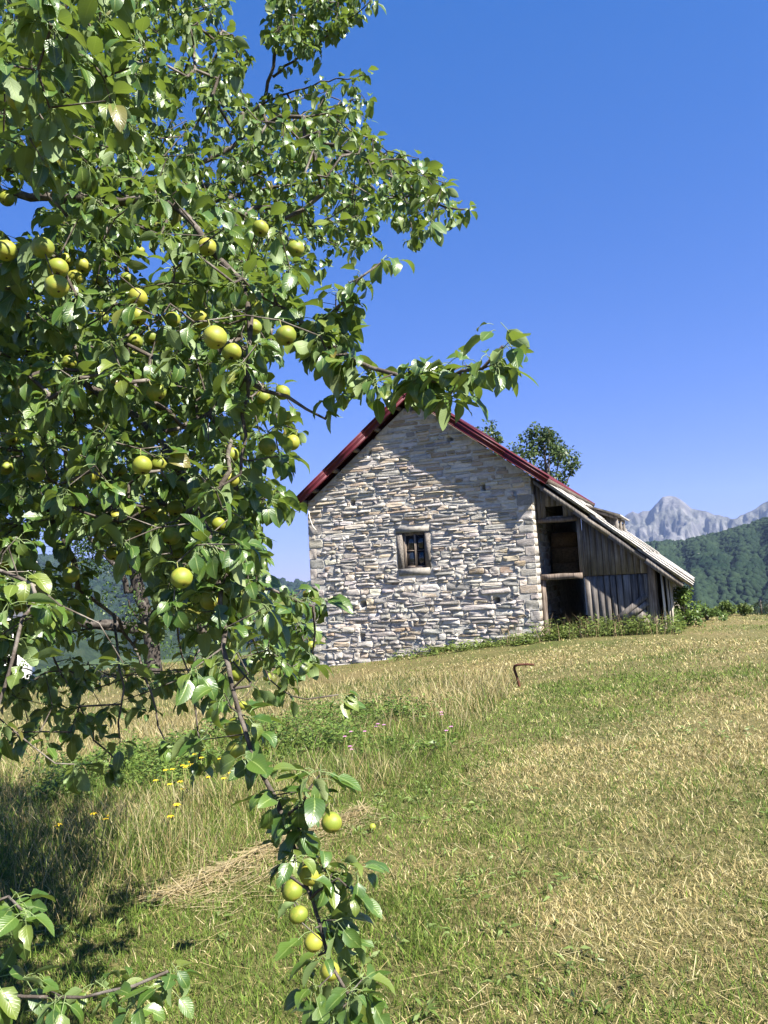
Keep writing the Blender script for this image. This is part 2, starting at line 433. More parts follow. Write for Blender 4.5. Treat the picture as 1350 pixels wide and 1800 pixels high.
# far relief: each is a polar height field whose skyline follows the photograph's
def skyline_z(px, py, dist):
    d = ray(px, py); h = math.hypot(d[0], d[1]); return CAM[2] + dist * d[2] / h, math.atan2(d[0], d[1])
def relief(name, sky_pts, r0, r1, r2, zfoot, mat, rough_amp, gully, na=260, nr=90, seed=0, prof=1.0):
    zz, az = zip(*[skyline_z(px, py, r1) for px, py in sky_pts])
    A = np.linspace(min(az), max(az), na); top = np.interp(A, az, zz)
    rr = np.concatenate([np.linspace(r0, r1, nr), np.linspace(r1, r2, nr // 3)[1:]])
    AA, RR = np.meshgrid(A, rr); T = AA * 0 + top[None]
    t = np.clip((RR - r0) / (r1 - r0), 0, 1) ** prof
    back = np.clip((RR - r1) / (r2 - r1), 0, 1)
    X = RR * np.sin(AA); Y = RR * np.cos(AA)
    env = np.sin(PI * np.clip(t, 0, 1)) ** 0.7
    n = fbm(AA * gully[0] + seed, RR / gully[1], 5) - 0.5
    rid = 1 - np.abs(2 * fbm(AA * gully[0] * 1.7 + seed + 3 + 0.6 * n, RR / gully[1] * 0.6, 4) - 1)
    fine = (1 - np.abs(2 * fbm(AA * gully[0] * 6 + seed, RR / gully[1] * 2.2, 4) - 1)) - .6
    Z = env * rough_amp * .45 * fine * (rough_amp > 100) + zfoot + (T - zfoot) * t + env * rough_amp * (n * 1.2 + (rid - 0.6) * 1.4) - back ** 1.3 * (T - zfoot) * 1.0
    na_, nr_ = len(A), len(rr)
    ii, jj = np.meshgrid(np.arange(nr_ - 1), np.arange(na_ - 1), indexing='ij')
    q = np.stack([ii * na_ + jj, ii * na_ + jj + 1, (ii + 1) * na_ + jj + 1, (ii + 1) * na_ + jj], -1).reshape(-1, 4)[:, ::-1]
    o = link(name, make_mesh(name, np.stack([X, Y, Z], -1), q, smooth=False), mat)
    def surf(a, tt):
        ia = (a - A[0]) / (A[-1] - A[0]) * (na_ - 1); ir = tt * (nr - 1)
        i0 = np.clip(ia.astype(int), 0, na_ - 2); j0 = np.clip(ir.astype(int), 0, nr - 2)
        fa = ia - i0; fr = ir - j0
        z = (Z[j0, i0] * (1 - fa) + Z[j0, i0 + 1] * fa) * (1 - fr) + (Z[j0 + 1, i0] * (1 - fa) + Z[j0 + 1, i0 + 1] * fa) * fr
        r = r0 + tt * (r1 - r0)
        return r * np.sin(a), r * np.cos(a), z
    return o, surf, (A[0], A[-1])

mts = [(700, 1010), (800, 985), (900, 960), (980, 945), (1040, 935), (1080, 922), (1092, 912), (1102, 904), (1112, 899), (1121, 903), (1130, 898), (1142, 898), (1150, 890), (1158, 881),
       (1166, 874), (1175, 871), (1188, 873), (1198, 879), (1207, 886), (1216, 894), (1232, 897), (1244, 900), (1256, 905), (1270, 908), (1284, 913), (1296, 911), (1310, 904), (1326, 896),
       (1340, 885), (1352, 880), (1380, 862), (1420, 840), (1480, 850), (1560, 880), (1700, 930), (1900, 960)]
o, _, _ = relief('mountain', mts, 5200, 7000, 9000, -120, M['rock'], 150, (42, 420), 380, 110, 2.3, 1.35)
tag(o, kind='structure', label='pale rocky limestone mountain range behind the wooded hill')
hr = [(760, 1010), (860, 1000), (960, 985), (1040, 968), (1110, 956), (1150, 950), (1180, 949), (1220, 944), (1260, 936), (1300, 925), (1350, 908), (1450, 884), (1600, 870), (1900, 900)]
hill, hsurf, hA = relief('hill', [(x, y + 9) for x, y in hr], 700, 1900, 2600, -150, M['hill'], 34, (16, 330), 300, 90, 5.0, 0.9)
tag(hill, kind='structure', label='dark green wooded hillside beyond the lean-to shed')
hl = [(-900, 900), (-500, 930), (-200, 955), (0, 978), (130, 985), (250, 1000), (350, 1010), (450, 1018), (560, 1032), (700, 1030), (820, 1010), (900, 1005)]
hill2, hsurf2, hA2 = relief('hill', hl, 1500, 3300, 4300, -160, M['hill'], 70, (14, 420), 260, 70, 8.0, 0.9)
tag(hill2, kind='structure', label='blue hazy wooded hillside seen through the pear tree branches')

# tree crowns of the far wood, one mass
def ico():
    p = (1 + 5 ** 0.5) / 2
    v = np.array([[-1, p, 0], [1, p, 0], [-1, -p, 0], [1, -p, 0], [0, -1, p], [0, 1, p], [0, -1, -p], [0, 1, -p], [p, 0, -1], [p, 0, 1], [-p, 0, -1], [-p, 0, 1]], float)
    f = np.array([[0, 11, 5], [0, 5, 1], [0, 1, 7], [0, 7, 10], [0, 10, 11], [1, 5, 9], [5, 11, 4], [11, 10, 2], [10, 7, 6], [7, 1, 8], [3, 9, 4], [3, 4, 2], [3, 2, 6], [3, 6, 8], [3, 8, 9], [4, 9, 5], [2, 4, 11], [6, 2, 10], [8, 6, 7], [9, 8, 1]])
    return v / np.linalg.norm(v[0]), f
def far_wood(name, surf, az0, az1, n, t0, t1, size, label, parent=None):
    a = rng.uniform(az0, az1, n); t = np.sqrt(rng.uniform(t0 ** 2, t1 ** 2, n))
    x, y, z = surf(a, t)
    cl = fbm(x / 160, y / 160, 3)
    keep = rng.random(n) < np.clip((0.70 - cl) * 6 + 0.25, 0, 1)
    x, y, z, cl = x[keep], y[keep], z[keep], cl[keep]; n = len(x)
    v, f = ico()
    s = rng.uniform(0.6, 1.35, n) * size
    V = v[None] * (1 + rng.uniform(-0.28, 0.28, (n, 12, 1))) * s[:, None, None] * np.array([1, 1, 1.15])
    V = V + np.stack([x, y, z + s * 0.55], -1)[:, None]
    fac = (f[None] + (np.arange(n) * 12)[:, None, None]).reshape(-1, 3)
    g = rng.random(n)
    g = np.clip(.35 * g + 1.5 * (fbm(x / 90 + 5, y / 90, 3) - .28), 0, 1)
    c = np.array([0.009, 0.019, 0.012]) * (1 - g[:, None]) + np.array([0.026, 0.042, 0.023]) * g[:, None]
    C = np.repeat(c[:, None], 12, 1)
    o = link(name, make_mesh(name, V, fac, {'col': C.reshape(-1, 3)}), M['farwood'])
    return tag(o, label, 'forest', kind='stuff')
far_wood('far_forest', hsurf, skyline_z(1000, 960, 1900)[1], skyline_z(1500, 900, 1900)[1], 17000, 0.12, 1.0, 6.0, 'far mass of green broadleaf trees covering the hillside')
far_wood('far_forest', hsurf2, skyline_z(-100, 960, 3300)[1], skyline_z(640, 1000, 3300)[1], 4500, 0.1, 1.0, 11.0, 'far hazy mass of trees on the blue hillside')

# small pale farmhouse far up the wooded hill
a0 = skyline_z(1232, 980, 1500)[1]
ts_ = np.linspace(0.3, 0.99, 300); X, Y, Z = hsurf(np.full(300, a0), ts_)
_, pyy, _ = project(np.stack([X, Y, Z], -1)); k = int(np.argmin(np.abs(pyy - 982)))
fh = empty('farmhouse', (X[k], Y[k], Z[k] + 2.0), 0.5)
tag(fh, 'tiny pale farmhouse in a clearing far up the wooded hill', 'house')
b = MB(); b.box((-6, -4, -6), (6, 4, 4)); b.build('wall', M['palewood'], fh)
b = MB(); b.add([[-7, -5, 4.02], [7, -5, 4.02], [7, 5, 4.02], [-7, 5, 4.02], [-7, 0, 8], [7, 0, 8]], [[0, 1, 5, 4], [2, 3, 4, 5], [3, 2, 1, 0]], [[0, 4, 3], [1, 2, 5]]); b.build('roof', M['farroof'], fh)

# ------------------------------------------------------------------ barn
barn = empty('stone_barn', (BO[0], BO[1], 0), -TH)
tag(barn, 'old rubble stone barn gable with red metal roof and one small window', 'barn')
def bu(px, py, y=0.0):
    """photo pixel -> (u, z) on the barn-frame plane at depth y"""
    n = np.array([BV[0], BV[1], 0]); P0 = np.array([BO[0] + BV[0] * y, BO[1] + BV[1] * y, 0])
    d = ray(px, py); s = ((P0 - CAM) @ n) / (d @ n); P = CAM + d * s
    return (P[0] - P0[0]) * BU[0] + (P[1] - P0[1]) * BU[1], P[2]
def bground(u, y): 
    w = barn_w(u, y); return float(ground_z(w[0], w[1]))
UL, UR, UC = -3.37, 3.20, 0.03
LEN = 9.0
TANR = 0.765
def roof_top(u): return 6.74 - TANR * np.abs(np.asarray(u) - UC)
def wall_top(u): return roof_top(u) - 0.24
WIN = (-0.46, 0.20, 1.86, 2.85)
holes = []
for (hx, hy, w, h) in [(620, 884, .15, .12), (639, 1062, .17, .14), (873, 1056, .17, .14), (791, 772, .17, .09), (849, 857, .13, .16), (637, 1121, .16, .2), (649, 797, .14, .12), (714, 713, .09, .26), (723, 712, .09, .26), (655, 770, .16, .07), (905, 868, .06, .14)]:
    a, c = bu(hx, hy); holes.append((a - w / 2, a + w / 2, c - h / 2, c + h / 2))
# mortar body of the gable
nu, nz = 132, 140
us = np.linspace(UL + 0.03, UR - 0.03, nu); tt = np.linspace(0, 1, nz)
Ug, Tg = np.meshgrid(us, tt); Zg = -1.5 + (wall_top(Ug) + 1.5) * Tg
Yg = 0.012 * (fbm(Ug * 6, Zg * 6, 3) - 0.5)
for (a, b_, c, d) in holes: Yg = np.where((Ug > a) & (Ug < b_) & (Zg > c) & (Zg < d), 0.38, Yg)
Yg = np.where((Ug > WIN[0] - .05) & (Ug < WIN[1] + .05) & (Zg > WIN[2] - .06) & (Zg < WIN[3] + .05), 0.45, Yg)
ii, jj = np.meshgrid(np.arange(nz - 1), np.arange(nu - 1), indexing='ij')
q = np.stack([ii * nu + jj, ii * nu + jj + 1, (ii + 1) * nu + jj + 1, (ii + 1) * nu + jj], -1).reshape(-1, 4)
b = MB(); b.add(np.stack([Ug, Yg, Zg], -1), q)
b.box((UL + 0.03, 0.46, -1.5), (UR - 0.03, 0.62, 3.6))
gable = b.build('gable_wall', M['mortar'], barn)
b = MB(); b.box((UR - 0.55, 0.02, -1.5), (UR - 0.025, LEN, 4.08)); b.build('side_wall', M['mortar'], barn)
b = MB(); b.box((UL + 0.025, 0.02, -1.5), (UL + 0.55, LEN, 4.0)); b.build('side_wall', M['mortar'], barn)
b = MB(); b.box((UL + .6, LEN - 0.5, -1.5), (UR - .6, LEN, 3.72)); b.build('back_wall', M['mortar'], barn)

PAL = np.array([[.40, .39, .37], [.47, .455, .435], [.40, .35, .28], [.31, .26, .20], [.27, .262, .25], [.44, .415, .37], [.36, .35, .34]])
def stone_geo(u0, u1, za, zb, p, k=None, rough=1.0, tilt=0.014, square=False):
    """irregular block seen from the front: returns verts (u, y, z) and faces"""
    k = k or (10 if (u1 - u0) > 0.2 else 8)
    uc, hw = (u0 + u1) / 2, (u1 - u0) / 2
    ang = np.linspace(0, 2 * PI, k, endpoint=False) + rng.uniform(-0.2, 0.2, k) + (PI / 4 if square else rng.uniform(0, 6))
    e = 0.34 if square else rng.uniform(0.22, 0.46)
    cu_ = np.sign(np.cos(ang)) * np.abs(np.cos(ang)) ** e; sz = np.sign(np.sin(ang)) * np.abs(np.sin(ang)) ** e
    jj_ = 1 + rng.uniform(-0.16, 0.08, k) * rough
    uu = cu_ * jj_; ww = sz * (1 + rng.uniform(-0.18, 0.1, k) * rough)
    uu = np.clip(uu, -1, 1); ww = np.clip(ww, -1.02, 1.02)
    s1 = rng.normal(0, 0.12) * rough
    def pos(f, yy):
        U = uc + uu * f * hw
        lo = np.interp(U, [u0, u1], [za[0], za[1]]); hi = np.interp(U, [u0, u1], [zb[0], zb[1]])
        Z = (lo + hi) / 2 + (hi - lo) / 2 * ww * f + s1 * uu * f * (hi - lo) * 0.4
        return np.stack([U, yy, Z], -1)
    h = (zb[0] + zb[1] - za[0] - za[1]) / 2
    ta, tb = rng.normal(-tilt * .35, tilt), rng.normal(tilt * .15, tilt * 0.8)
    f2 = rng.uniform(0.88, 0.97)
    R0 = pos(1.0, np.full(k, 0.03)); R1 = pos(0.995, np.full(k, -p * 0.85) + rng.uniform(-.003, .003, k))
    R2 = pos(f2, -(p + ta * ww + tb * uu) + rng.uniform(-0.009, 0.009, k) * rough)
    cc = np.array([[uc + rng.normal(0, hw * .15), -(p + rng.uniform(-0.004, 0.008)), (za[0] + zb[0] + za[1] + zb[1]) / 4]])
    v = np.concatenate([R0, R1, R2, cc]); qs = []; ts = []
    for i in range(k):
        j = (i + 1) % k
        qs += [[i, j, k + j, k + i], [k + i, k + j, 2 * k + j, 2 * k + i]]; ts.append([2 * k + i, 2 * k + j, 3 * k])
    return v, np.array(qs), np.array(ts)
stones = []     # (area, verts, quads, tris, colour)
def stone_col(z, big=False):
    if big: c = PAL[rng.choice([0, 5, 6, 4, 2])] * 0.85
    elif z > 3.4: c = PAL[rng.choice(7, p=[.2, .12, .24, .16, .12, .12, .04])]
    else: c = PAL[rng.choice(7, p=[.26, .25, .09, .07, .13, .12, .08])]
    return c * rng.uniform(0.85, 1.25) * (1 + rng.normal(0, 0.02, 3)) * np.array([1.05, .99, .915])
def blocked(u0, u1, z0, z1, boxes):
    for (a, b_, c, d) in boxes:
        if u1 > a and u0 < b_ and z1 > c and z0 < d: return (a, b_, c, d)
    return None
surround = (WIN[0] - .19, WIN[1] + .17, WIN[2] - .20, WIN[3] + .18)
quoins = []
for side in (-1, 1):
    z = -1.3; kk = 0
    while z < 3.5:
        h = rng.uniform(0.12, 0.32); w = (0.44 if kk % 2 else 0.25) * rng.uniform(0.85, 1.15)
        h = min(h, 3.62 - z)
        if h < 0.12: break
        quoins.append((UL, UL + w, z, z + h) if side < 0 else (UR - w, UR, z, z + h)); z += h; kk += 1
blocks = [surround] + quoins + holes
z = -1.3; bl = np.array([0.0])
zs = [-1.3]
while zs[-1] < 6.6:
    zc = zs[-1]
    zs.append(zc + (rng.uniform(0.075, 0.17) if zc < 2.2 else rng.uniform(0.07, 0.125)))
def bline(k, u):
    a = 0.045 if zs[k] < 2.6 else 0.022
    return zs[k] + a * 2 * (vnoise(u * 1.3 + k * 7.7, k * 3.1) - 0.5) + a * (vnoise(u * 4.1 + k * 2.7, k * 1.7) - 0.5)
def put(u0, u1, za, zb, p, **kw):
    v, qf, tf = stone_geo(u0, u1, za, zb, p, **kw)
    stones.append(((u1 - u0) * (zb[0] - za[0]), v, qf, tf, stone_col((za[0] + zb[0]) / 2, kw.get('square', False))))
for k in range(len(zs) - 1):
    u = UL + 0.01
    while u < UR - 0.03:
        low = zs[k] < 2.6
        w = float(np.clip(rng.lognormal(math.log(0.30 if low else 0.40), 0.5), 0.11, 0.95))
        u1 = min(u + w, UR - 0.01)
        z0a, z0b = float(bline(k, u)), float(bline(k, u1)); z1a, z1b = float(bline(k + 1, u)), float(bline(k + 1, u1))
        hit = blocked(u, u1, min(z0a, z0b) + .02, max(z1a, z1b) - .02, blocks)
        if hit is not None:
            if u < hit[0] - 0.09: u1 = hit[0]; 
            else:
                u = max(hit[1], u + 0.02); continue
            z0b, z1b = float(bline(k, u1)), float(bline(k + 1, u1))
        g = 0.004
        lim = float(min(wall_top(u), wall_top(u1))) - 0.0
        if z0a > lim: u += w * 0.4 + 0.02; continue
        z1a_, z1b_ = min(z1a, lim + .03), min(z1b, lim + .03)
        if z1a_ - z0a < 0.035: u = u1; continue
        p = abs(rng.normal(0.019, 0.012)) if low else abs(rng.normal(0.014, 0.008))
        if (z1a_ - z0a) > 0.11 and w > 0.2 and rng.random() < 0.30:
            f = rng.uniform(0.35, 0.65)
            ma, mb_ = z0a + (z1a_ - z0a) * f, z0b + (z1b_ - z0b) * (f + rng.uniform(-.1, .1))
            put(u + g, u1 - g, (z0a + g, z0b + g), (ma - g * .7, mb_ - g * .7), p)
            um = u + (u1 - u) * rng.uniform(0.3, 0.7)
            mm = ma + (mb_ - ma) * (um - u) / (u1 - u)
            if rng.random() < 0.5 and (u1 - u) > .3:
                put(u + g, um - g, (ma + g * .7, mm + g * .7), (z1a_ - g, z1a_ - g), abs(rng.normal(0.02, .01)))
                put(um + g, u1 - g, (mm + g * .7, mb_ + g * .7), (z1b_ - g, z1b_ - g), abs(rng.normal(0.02, .01)))
            else:
                put(u + g, u1 - g, (ma + g * .7, mb_ + g * .7), (z1a_ - g, z1b_ - g), abs(rng.normal(0.02, .01)))
        else:
            put(u + g, u1 - g, (z0a + g, z0b + g), (z1a_ - g, z1b_ - g), p, rough=1.0 if low else 0.6)
        u = u1
for (a, b_, c, d) in quoins:
    put(a + .004, b_ - .006, (c + .006, c + .006), (d - .006, d - .006), rng.uniform(0.008, 0.016), square=True, rough=0.55, tilt=0.006, k=12)
# red-brown key stone over the window
put(-0.24, -0.06, (3.05, 3.05), (3.27, 3.28), 0.03, square=True, rough=.3)
stones[-1] = stones[-1][:4] + (np.array([.40, .32, .25]),)
stones.sort(key=lambda s: -s[0])
for (ar, v, qf, tf, c) in stones[:299]:
    cen = v.mean(0)
    me = make_mesh('stone', v - cen, [qf, tf], {'col': np.tile(c, (len(v), 1))})
    link('stone', me, M['stone'], gable, cen)
b = MB(); cols = []
for (ar, v, qf, tf, c) in stones[299:]:
    b.add(v, qf, tf); cols.append(np.tile(c, (len(v), 1)))
o = b.build('rubble_stones', M['stone'], gable, attrs={'col': np.concatenate(cols)}); o['kind'] = 'stuff'
# corner returns: the sunlit sides of the quoins
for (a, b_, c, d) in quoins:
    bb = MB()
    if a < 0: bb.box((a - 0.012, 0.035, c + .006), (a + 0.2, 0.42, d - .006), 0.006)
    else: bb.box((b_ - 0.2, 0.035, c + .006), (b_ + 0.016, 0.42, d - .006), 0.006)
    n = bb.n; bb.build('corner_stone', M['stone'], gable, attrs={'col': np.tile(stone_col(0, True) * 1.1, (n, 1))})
# rubble on the barn's side wall inside the lean-to
b = MB(); cols = []
zc = 0.0
while zc < 3.5:
    h = rng.uniform(.12, .22); y = .45
    while y < 3.2:
        w = rng.uniform(.2, .55)
        v, qf, tf = stone_geo(y + .01, y + w - .01, (zc + .01,) * 2, (zc + h - .01,) * 2, rng.uniform(.015, .035))
        v2 = np.stack([UR - 0.025 - v[:, 1], v[:, 0], v[:, 2]], -1)
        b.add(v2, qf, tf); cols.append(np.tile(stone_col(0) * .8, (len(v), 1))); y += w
    zc += h
o = b.build('rubble_stones', M['stone'], barn, attrs={'col': np.concatenate(cols)}); o['kind'] = 'stuff'

# window: surround, frame, two casements with two panes each
win = empty('window'); win.parent = barn
w0, w1, h0, h1 = WIN
for a, c in ((w0 - .17, w0), (w1, w1 + .15)):
    bb = MB(); bb.box((a, -0.014, h0), (c, 0.16, h1 - .001), 0.008); bb.build('jamb', M['brick'], win)
bb = MB(); bb.box((w0 - .18, -0.030, h1), (w1 + .14, 0.2, h1 + .15), .008); bb.build('lintel', M['concrete'], win)
bb = MB(); bb.box((w0 - .16, -0.034, h0 - .18), (w1 + .10, 0.2, h0 - .002), .006); bb.build('sill', M['concrete'], win)
bb = MB()
bb.box((w0, .05, h0), (w0 + .04, .15, h1)); bb.box((w1 - .03, .05, h0), (w1, .15, h1)); bb.box((w0 + .041, .052, h1 - .045), (w1 - .031, .15, h1)); bb.box((w0 + .041, .03, h0), (w1 - .031, .15, h0 + .03))
bb.build('window_frame', M['frame'], win)
um = (w0 + w1) / 2 + .01
for a, c in ((w0 + .043, um - .003), (um + .003, w1 - .033)):
    bb = MB(); z0, z1 = h0 + .034, h1 - .049
    bb.box((a, .075, z0), (a + .024, .12, z1)); bb.box((c - .024, .075, z0), (c, .12, z1))
    bb.box((a + .025, .077, z0), (c - .025, .12, z0 + .035)); bb.box((a + .025, .077, z1 - .03), (c - .025, .12, z1)); zm = (z0 + z1) / 2
    bb.box((a + .025, .08, zm - .008), (c - .025, .115, zm + .008))
    bb.build('casement', M['frame'], win)
    for p0, p1 in ((z0 + .0352, zm - .0082), (zm + .0082, z1 - .0302)):
        bb = MB(); bb.box((a + .0252, .095, p0), (c - .0252, .101, p1)); bb.build('pane', M['glass'], win)

# red roof: ribbed sheets, verge trim, boarded soffit
roof = empty('roof'); roof.parent = barn
OH = 0.34
for sgn in (-1, 1):
    ue = UC + sgn * 3.66
    dv = np.array([sgn, 0, -TANR]); dv = dv / np.linalg.norm(dv); nv = np.array([sgn * TANR, 0, 1.0]); nv = nv / np.linalg.norm(nv)
    rid = np.array([UC, 0, 6.74]); L = 3.66 * math.hypot(1, TANR)
    # sheet profile along y
    ys = []; hs = []
    y = -OH
    while y < LEN + .3:
        ys += [y, y + .03, y + .06, y + .09]; hs += [0, .03, .03, 0]; y += .22
    ys = np.array(ys); hs = np.array(hs)
    v = np.concatenate([np.stack([np.full(len(ys), (rid + dv * l)[0]), ys, np.full(len(ys), (rid + dv * l)[2])], -1) + hs[:, None] * nv for l in (0.0, L / 2, L)])
    n = len(ys); q = [[i * n + j, i * n + j + 1, (i + 1) * n + j + 1, (i + 1) * n + j] for i in range(2) for j in range(n - 1)]
    bb = MB(); bb.add(v, q); bb.build('roof_sheet', M['red'], roof)
    def bar(d0, d1, n0, n1, y0, y1, name, mat, par=roof):
        c = []
        for nn in (n0, n1):
            for (dd, yy) in ((d0, y0), (d1, y0), (d1, y1), (d0, y1)): c.append(rid + dv * dd + nv * nn + np.array([0, yy, 0]))
        m = MB(); m.hexa(np.array(c)); return m.build(name, mat, par)
    nb = 9
    for k in range(3):          # soffit boards under the overhang
        bar(.03, L - .02, -.035, -.012, -OH + .035 + k * .115, -OH + .035 + k * .115 + .11, 'soffit_board', M['oldwood'])
    for la, lb, of_ in ((.0, 1.72, .010), (1.66, 3.3, .005), (3.24, L + .03, .0)):
      vt = MB()
      for (n0, n1, y0) in ((-.085, .052, -OH - .030), (.030, .060, -OH - .048), (-.045, -.015, -OH - .046), (-.155, -.078, -OH - .018), (-.17, -.145, -OH - .04)):
        c = []
        for nn in (n0, n1):
            for (dd, yy) in ((la, y0), (lb, y0), (lb, -OH + .03), (la, -OH + .03)): c.append(rid + dv * dd + nv * (nn + of_) + np.array([0, yy - of_ * .8, 0]))
        vt.hexa(np.array(c))
      for dd in np.arange(la + .25, lb, .62):
        vt.tube([rid + dv * dd + nv * -.02 + np.array([0, -OH - .052 - of_, 0]), rid + dv * dd + nv * -.02 + np.array([0, -OH - .02, 0])], .012, 6)
      vt.build('verge_trim', M['red'], roof)
    for dd in (0.5, 1.35, 2.2, 3.05, 3.9, 4.4):
        bar(dd, dd + .10, -.16, -.04, -OH + .06, .3, 'purlin', M['oldwood'])
    bar(L - .03, L + .02, -.14, .0, -OH, LEN + .2, 'eaves_board', M['oldwood'])
    bar(.05, L - .05, -.10, -.04, .4, LEN, 'roof_boarding', M['oldwood'])
bb = MB(); bb.tube([(UC, -OH - .03, 6.77), (UC, LEN + .3, 6.77)], .075, 8); bb.build('ridge_cap', M['red'], roof)

# ------------------------------------------------------------------ lean-to shed
shed = empty('lean_to_shed', (BO[0], BO[1], 0), -TH)
tag(shed, 'weathered grey plank lean-to with dark open doorway against the stone barn', 'shed')
YF = 0.27
r0u, r0z = 3.52, 3.84
r1u, r1z = bu(1206, 1024, -0.05)
TANS = (r0z - r1z) / (r1u - r0u)
def shed_under(u): return r0z - TANS * (u - r0u) - 0.10
def plank(u0, u1, z0, z1, y=YF, th=0.028, mat='wood', name='plank', top_roof=False, par=shed, jit=0.006, lean=0.0):
    zt0, zt1 = (shed_under(u0), shed_under(u1)) if top_roof else (z1, z1)
    yj = y + rng.uniform(-.006, .006)
    j = lambda: rng.uniform(-jit, jit)
    bt = rng.uniform(-.02, .02) if not top_roof else 0
    c = np.array([[u0 + j() + lean, yj, z0 + bt], [u1 + j() + lean, yj + j(), z0 + bt + j()], [u1 + j() + lean, yj + th, z0 + bt], [u0 + lean, yj + th, z0 + bt],
                  [u0 + j(), yj, zt0], [u1 + j(), yj + j(), zt1], [u1, yj + th, zt1], [u0, yj + th, zt0]])
    cen = c.mean(0); m = MB(); m.hexa(c)
    return m.build(name, M[mat], par, loc=cen)
dL, dz = bu(948, 1016, YF); dR, _ = bu(1017, 1010, YF); hdz = bu(975, 914, YF)[1]
dz = bu(985, 1012, YF)[1]
uW, _ = bu(1150, 1060, YF)            # right end of the planked front
uWtop = uW
# planks above the upper opening, with the little hatch
hu0, hz1 = bu(960, 891, YF); hu1, hz0 = bu(982, 907, YF)
u = UR + .03
while u < dR + 0.02:
    w = rng.uniform(.11, .17); u1 = min(u + w, dR + .03)
    if u1 > hu0 and u < hu1:
        plank(u, u1 - .006, hz1, 9, top_roof=True); plank(u, u1 - .006, hdz + .05, hz0)
    else: plank(u, u1 - .006, hdz + .05, 9, top_roof=True)
    u = u1
# planks right of the upper opening
u = dR + .035
while u < uW + 0.1:
    w = rng.uniform(.12, .19); u1 = u + w
    if shed_under(u1) < dz + .1: break
    plank(u, u1 - .008, dz - .04, 9, top_roof=True); u = u1
# lower planks, loose, with dark gaps
dR2 = bu(1031, 1060, YF)[0]
u = dR2
while u < uW - .05:
    w = rng.uniform(.13, .18); u1 = u + w
    g = max(bground(u, YF), -.3)
    plank(u, u1 - rng.uniform(.008, .028), g - .05, dz - .06, y=YF + .01, jit=.01, lean=rng.uniform(-.005, .02)); u = u1
# broken diagonal boards
def board(p0, p1, w, y, name='brace', mat='wood'):
    a = np.array([p0[0], y, p0[1]]); b2 = np.array([p1[0], y, p1[1]]); d = b2 - a; d /= np.linalg.norm(d); s = np.array([-d[2], 0, d[0]]) * w / 2
    th = np.array([0, .03, 0]); m = MB()
    m.hexa(np.array([a - s, b2 - s, b2 - s + th, a - s + th, a + s, b2 + s, b2 + s + th, a + s + th]) + rng.uniform(-.006, .006, (8, 3)))
    return m.build(name, M[mat], shed)
for (x0, y0, x1, y1, w) in [(1066, 1103, 1136, 1047, .13), (1096, 1090, 1138, 1060, .12), (1112, 1096, 1137, 1075, .13), (1120, 1104, 1140, 1090, .12)]:
    board(bu(x0, y0, YF - .05), bu(x1, y1, YF - .05), w, YF - .05 - .004 * rng.random())
# timber frame
def timber(u0, u1, z0, z1, y0, y1, name, mat='oldwood', jit=.012):
    m = MB()
    n = 6; hor = (u1 - u0) > (z1 - z0)
    for_ = np.linspace(0, 1, n)
    ring = []
    for f in for_:
        j = rng.uniform(-jit, jit, (4, 3))
        if hor: r = np.array([[u0 + (u1 - u0) * f, y0, z0], [u0 + (u1 - u0) * f, y1, z0], [u0 + (u1 - u0) * f, y1, z1], [u0 + (u1 - u0) * f, y0, z1]])
        else: r = np.array([[u0, y0, z0 + (z1 - z0) * f], [u1, y0, z0 + (z1 - z0) * f], [u1, y1, z0 + (z1 - z0) * f], [u0, y1, z0 + (z1 - z0) * f]])
        ring.append(r + j)
    v = np.concatenate(ring); q = [[i * 4 + k, i * 4 + (k + 1) % 4, (i + 1) * 4 + (k + 1) % 4, (i + 1) * 4 + k] for i in range(n - 1) for k in range(4)] + [[3, 2, 1, 0], [(n - 1) * 4 + k for k in range(4)]]
    m.add(v, q); cen = v.mean(0)
    return m.build(name, M[mat], shed, loc=cen)
timber(UR + .03, dR + .10, dz - .09, dz + .05, YF - .07, YF + .06, 'door_beam')
timber(UR + .03, dR + .05, hdz - .06, hdz + .045, YF - .05, YF + .06, 'header_beam')
jl, _ = bu(953, 1070, YF)
timber(jl - .03, jl + .13, -.4, dz - .095, YF - .02, YF + .12, 'door_post', 'oldwood')
timber(uW - .10, uW + .07, -.4, shed_under(uW) - .03, YF - .06, YF + .1, 'corner_post', 'oldwood')
timber(uW + .02, uW + .1, -.3, shed_under(uW + .1) - .03, YF + .12, YF + .2, 'corner_post', 'wood')
pu, pz = bu(1163, 1020, YF - .03)
for k, du in enumerate((0.0, 0.10)):
    m = MB(); m.tube([(pu + du, YF - .03 + k * .12, -.25), (pu + du + .02, YF - .03 + k * .12, .6), (pu + du, YF - .03 + k * .12, shed_under(pu + du) - .0)], .03, 7); m.build('pole', M['palewood'], shed, smooth=True)
# rafters and wall plate
for yy in (-.0, 1.5, 3.0, 4.5, 6.0, 7.5):
    m = MB(); d = np.array([1, 0, -TANS]); s = .1
    a = np.array([UR + .05, yy, r0z - TANS * (UR + .05 - r0u) - .10]); e = np.array([r1u - .12, yy, r0z - TANS * (r1u - .12 - r0u) - .10])
    m.hexa(np.array([a + [0, 0, -s], e + [0, 0, -s], e + [0, .07, -s], a + [0, .07, -s], a, e, e + [0, .07, 0], a + [0, .07, 0]])); m.build('rafter', M['wood'], shed)
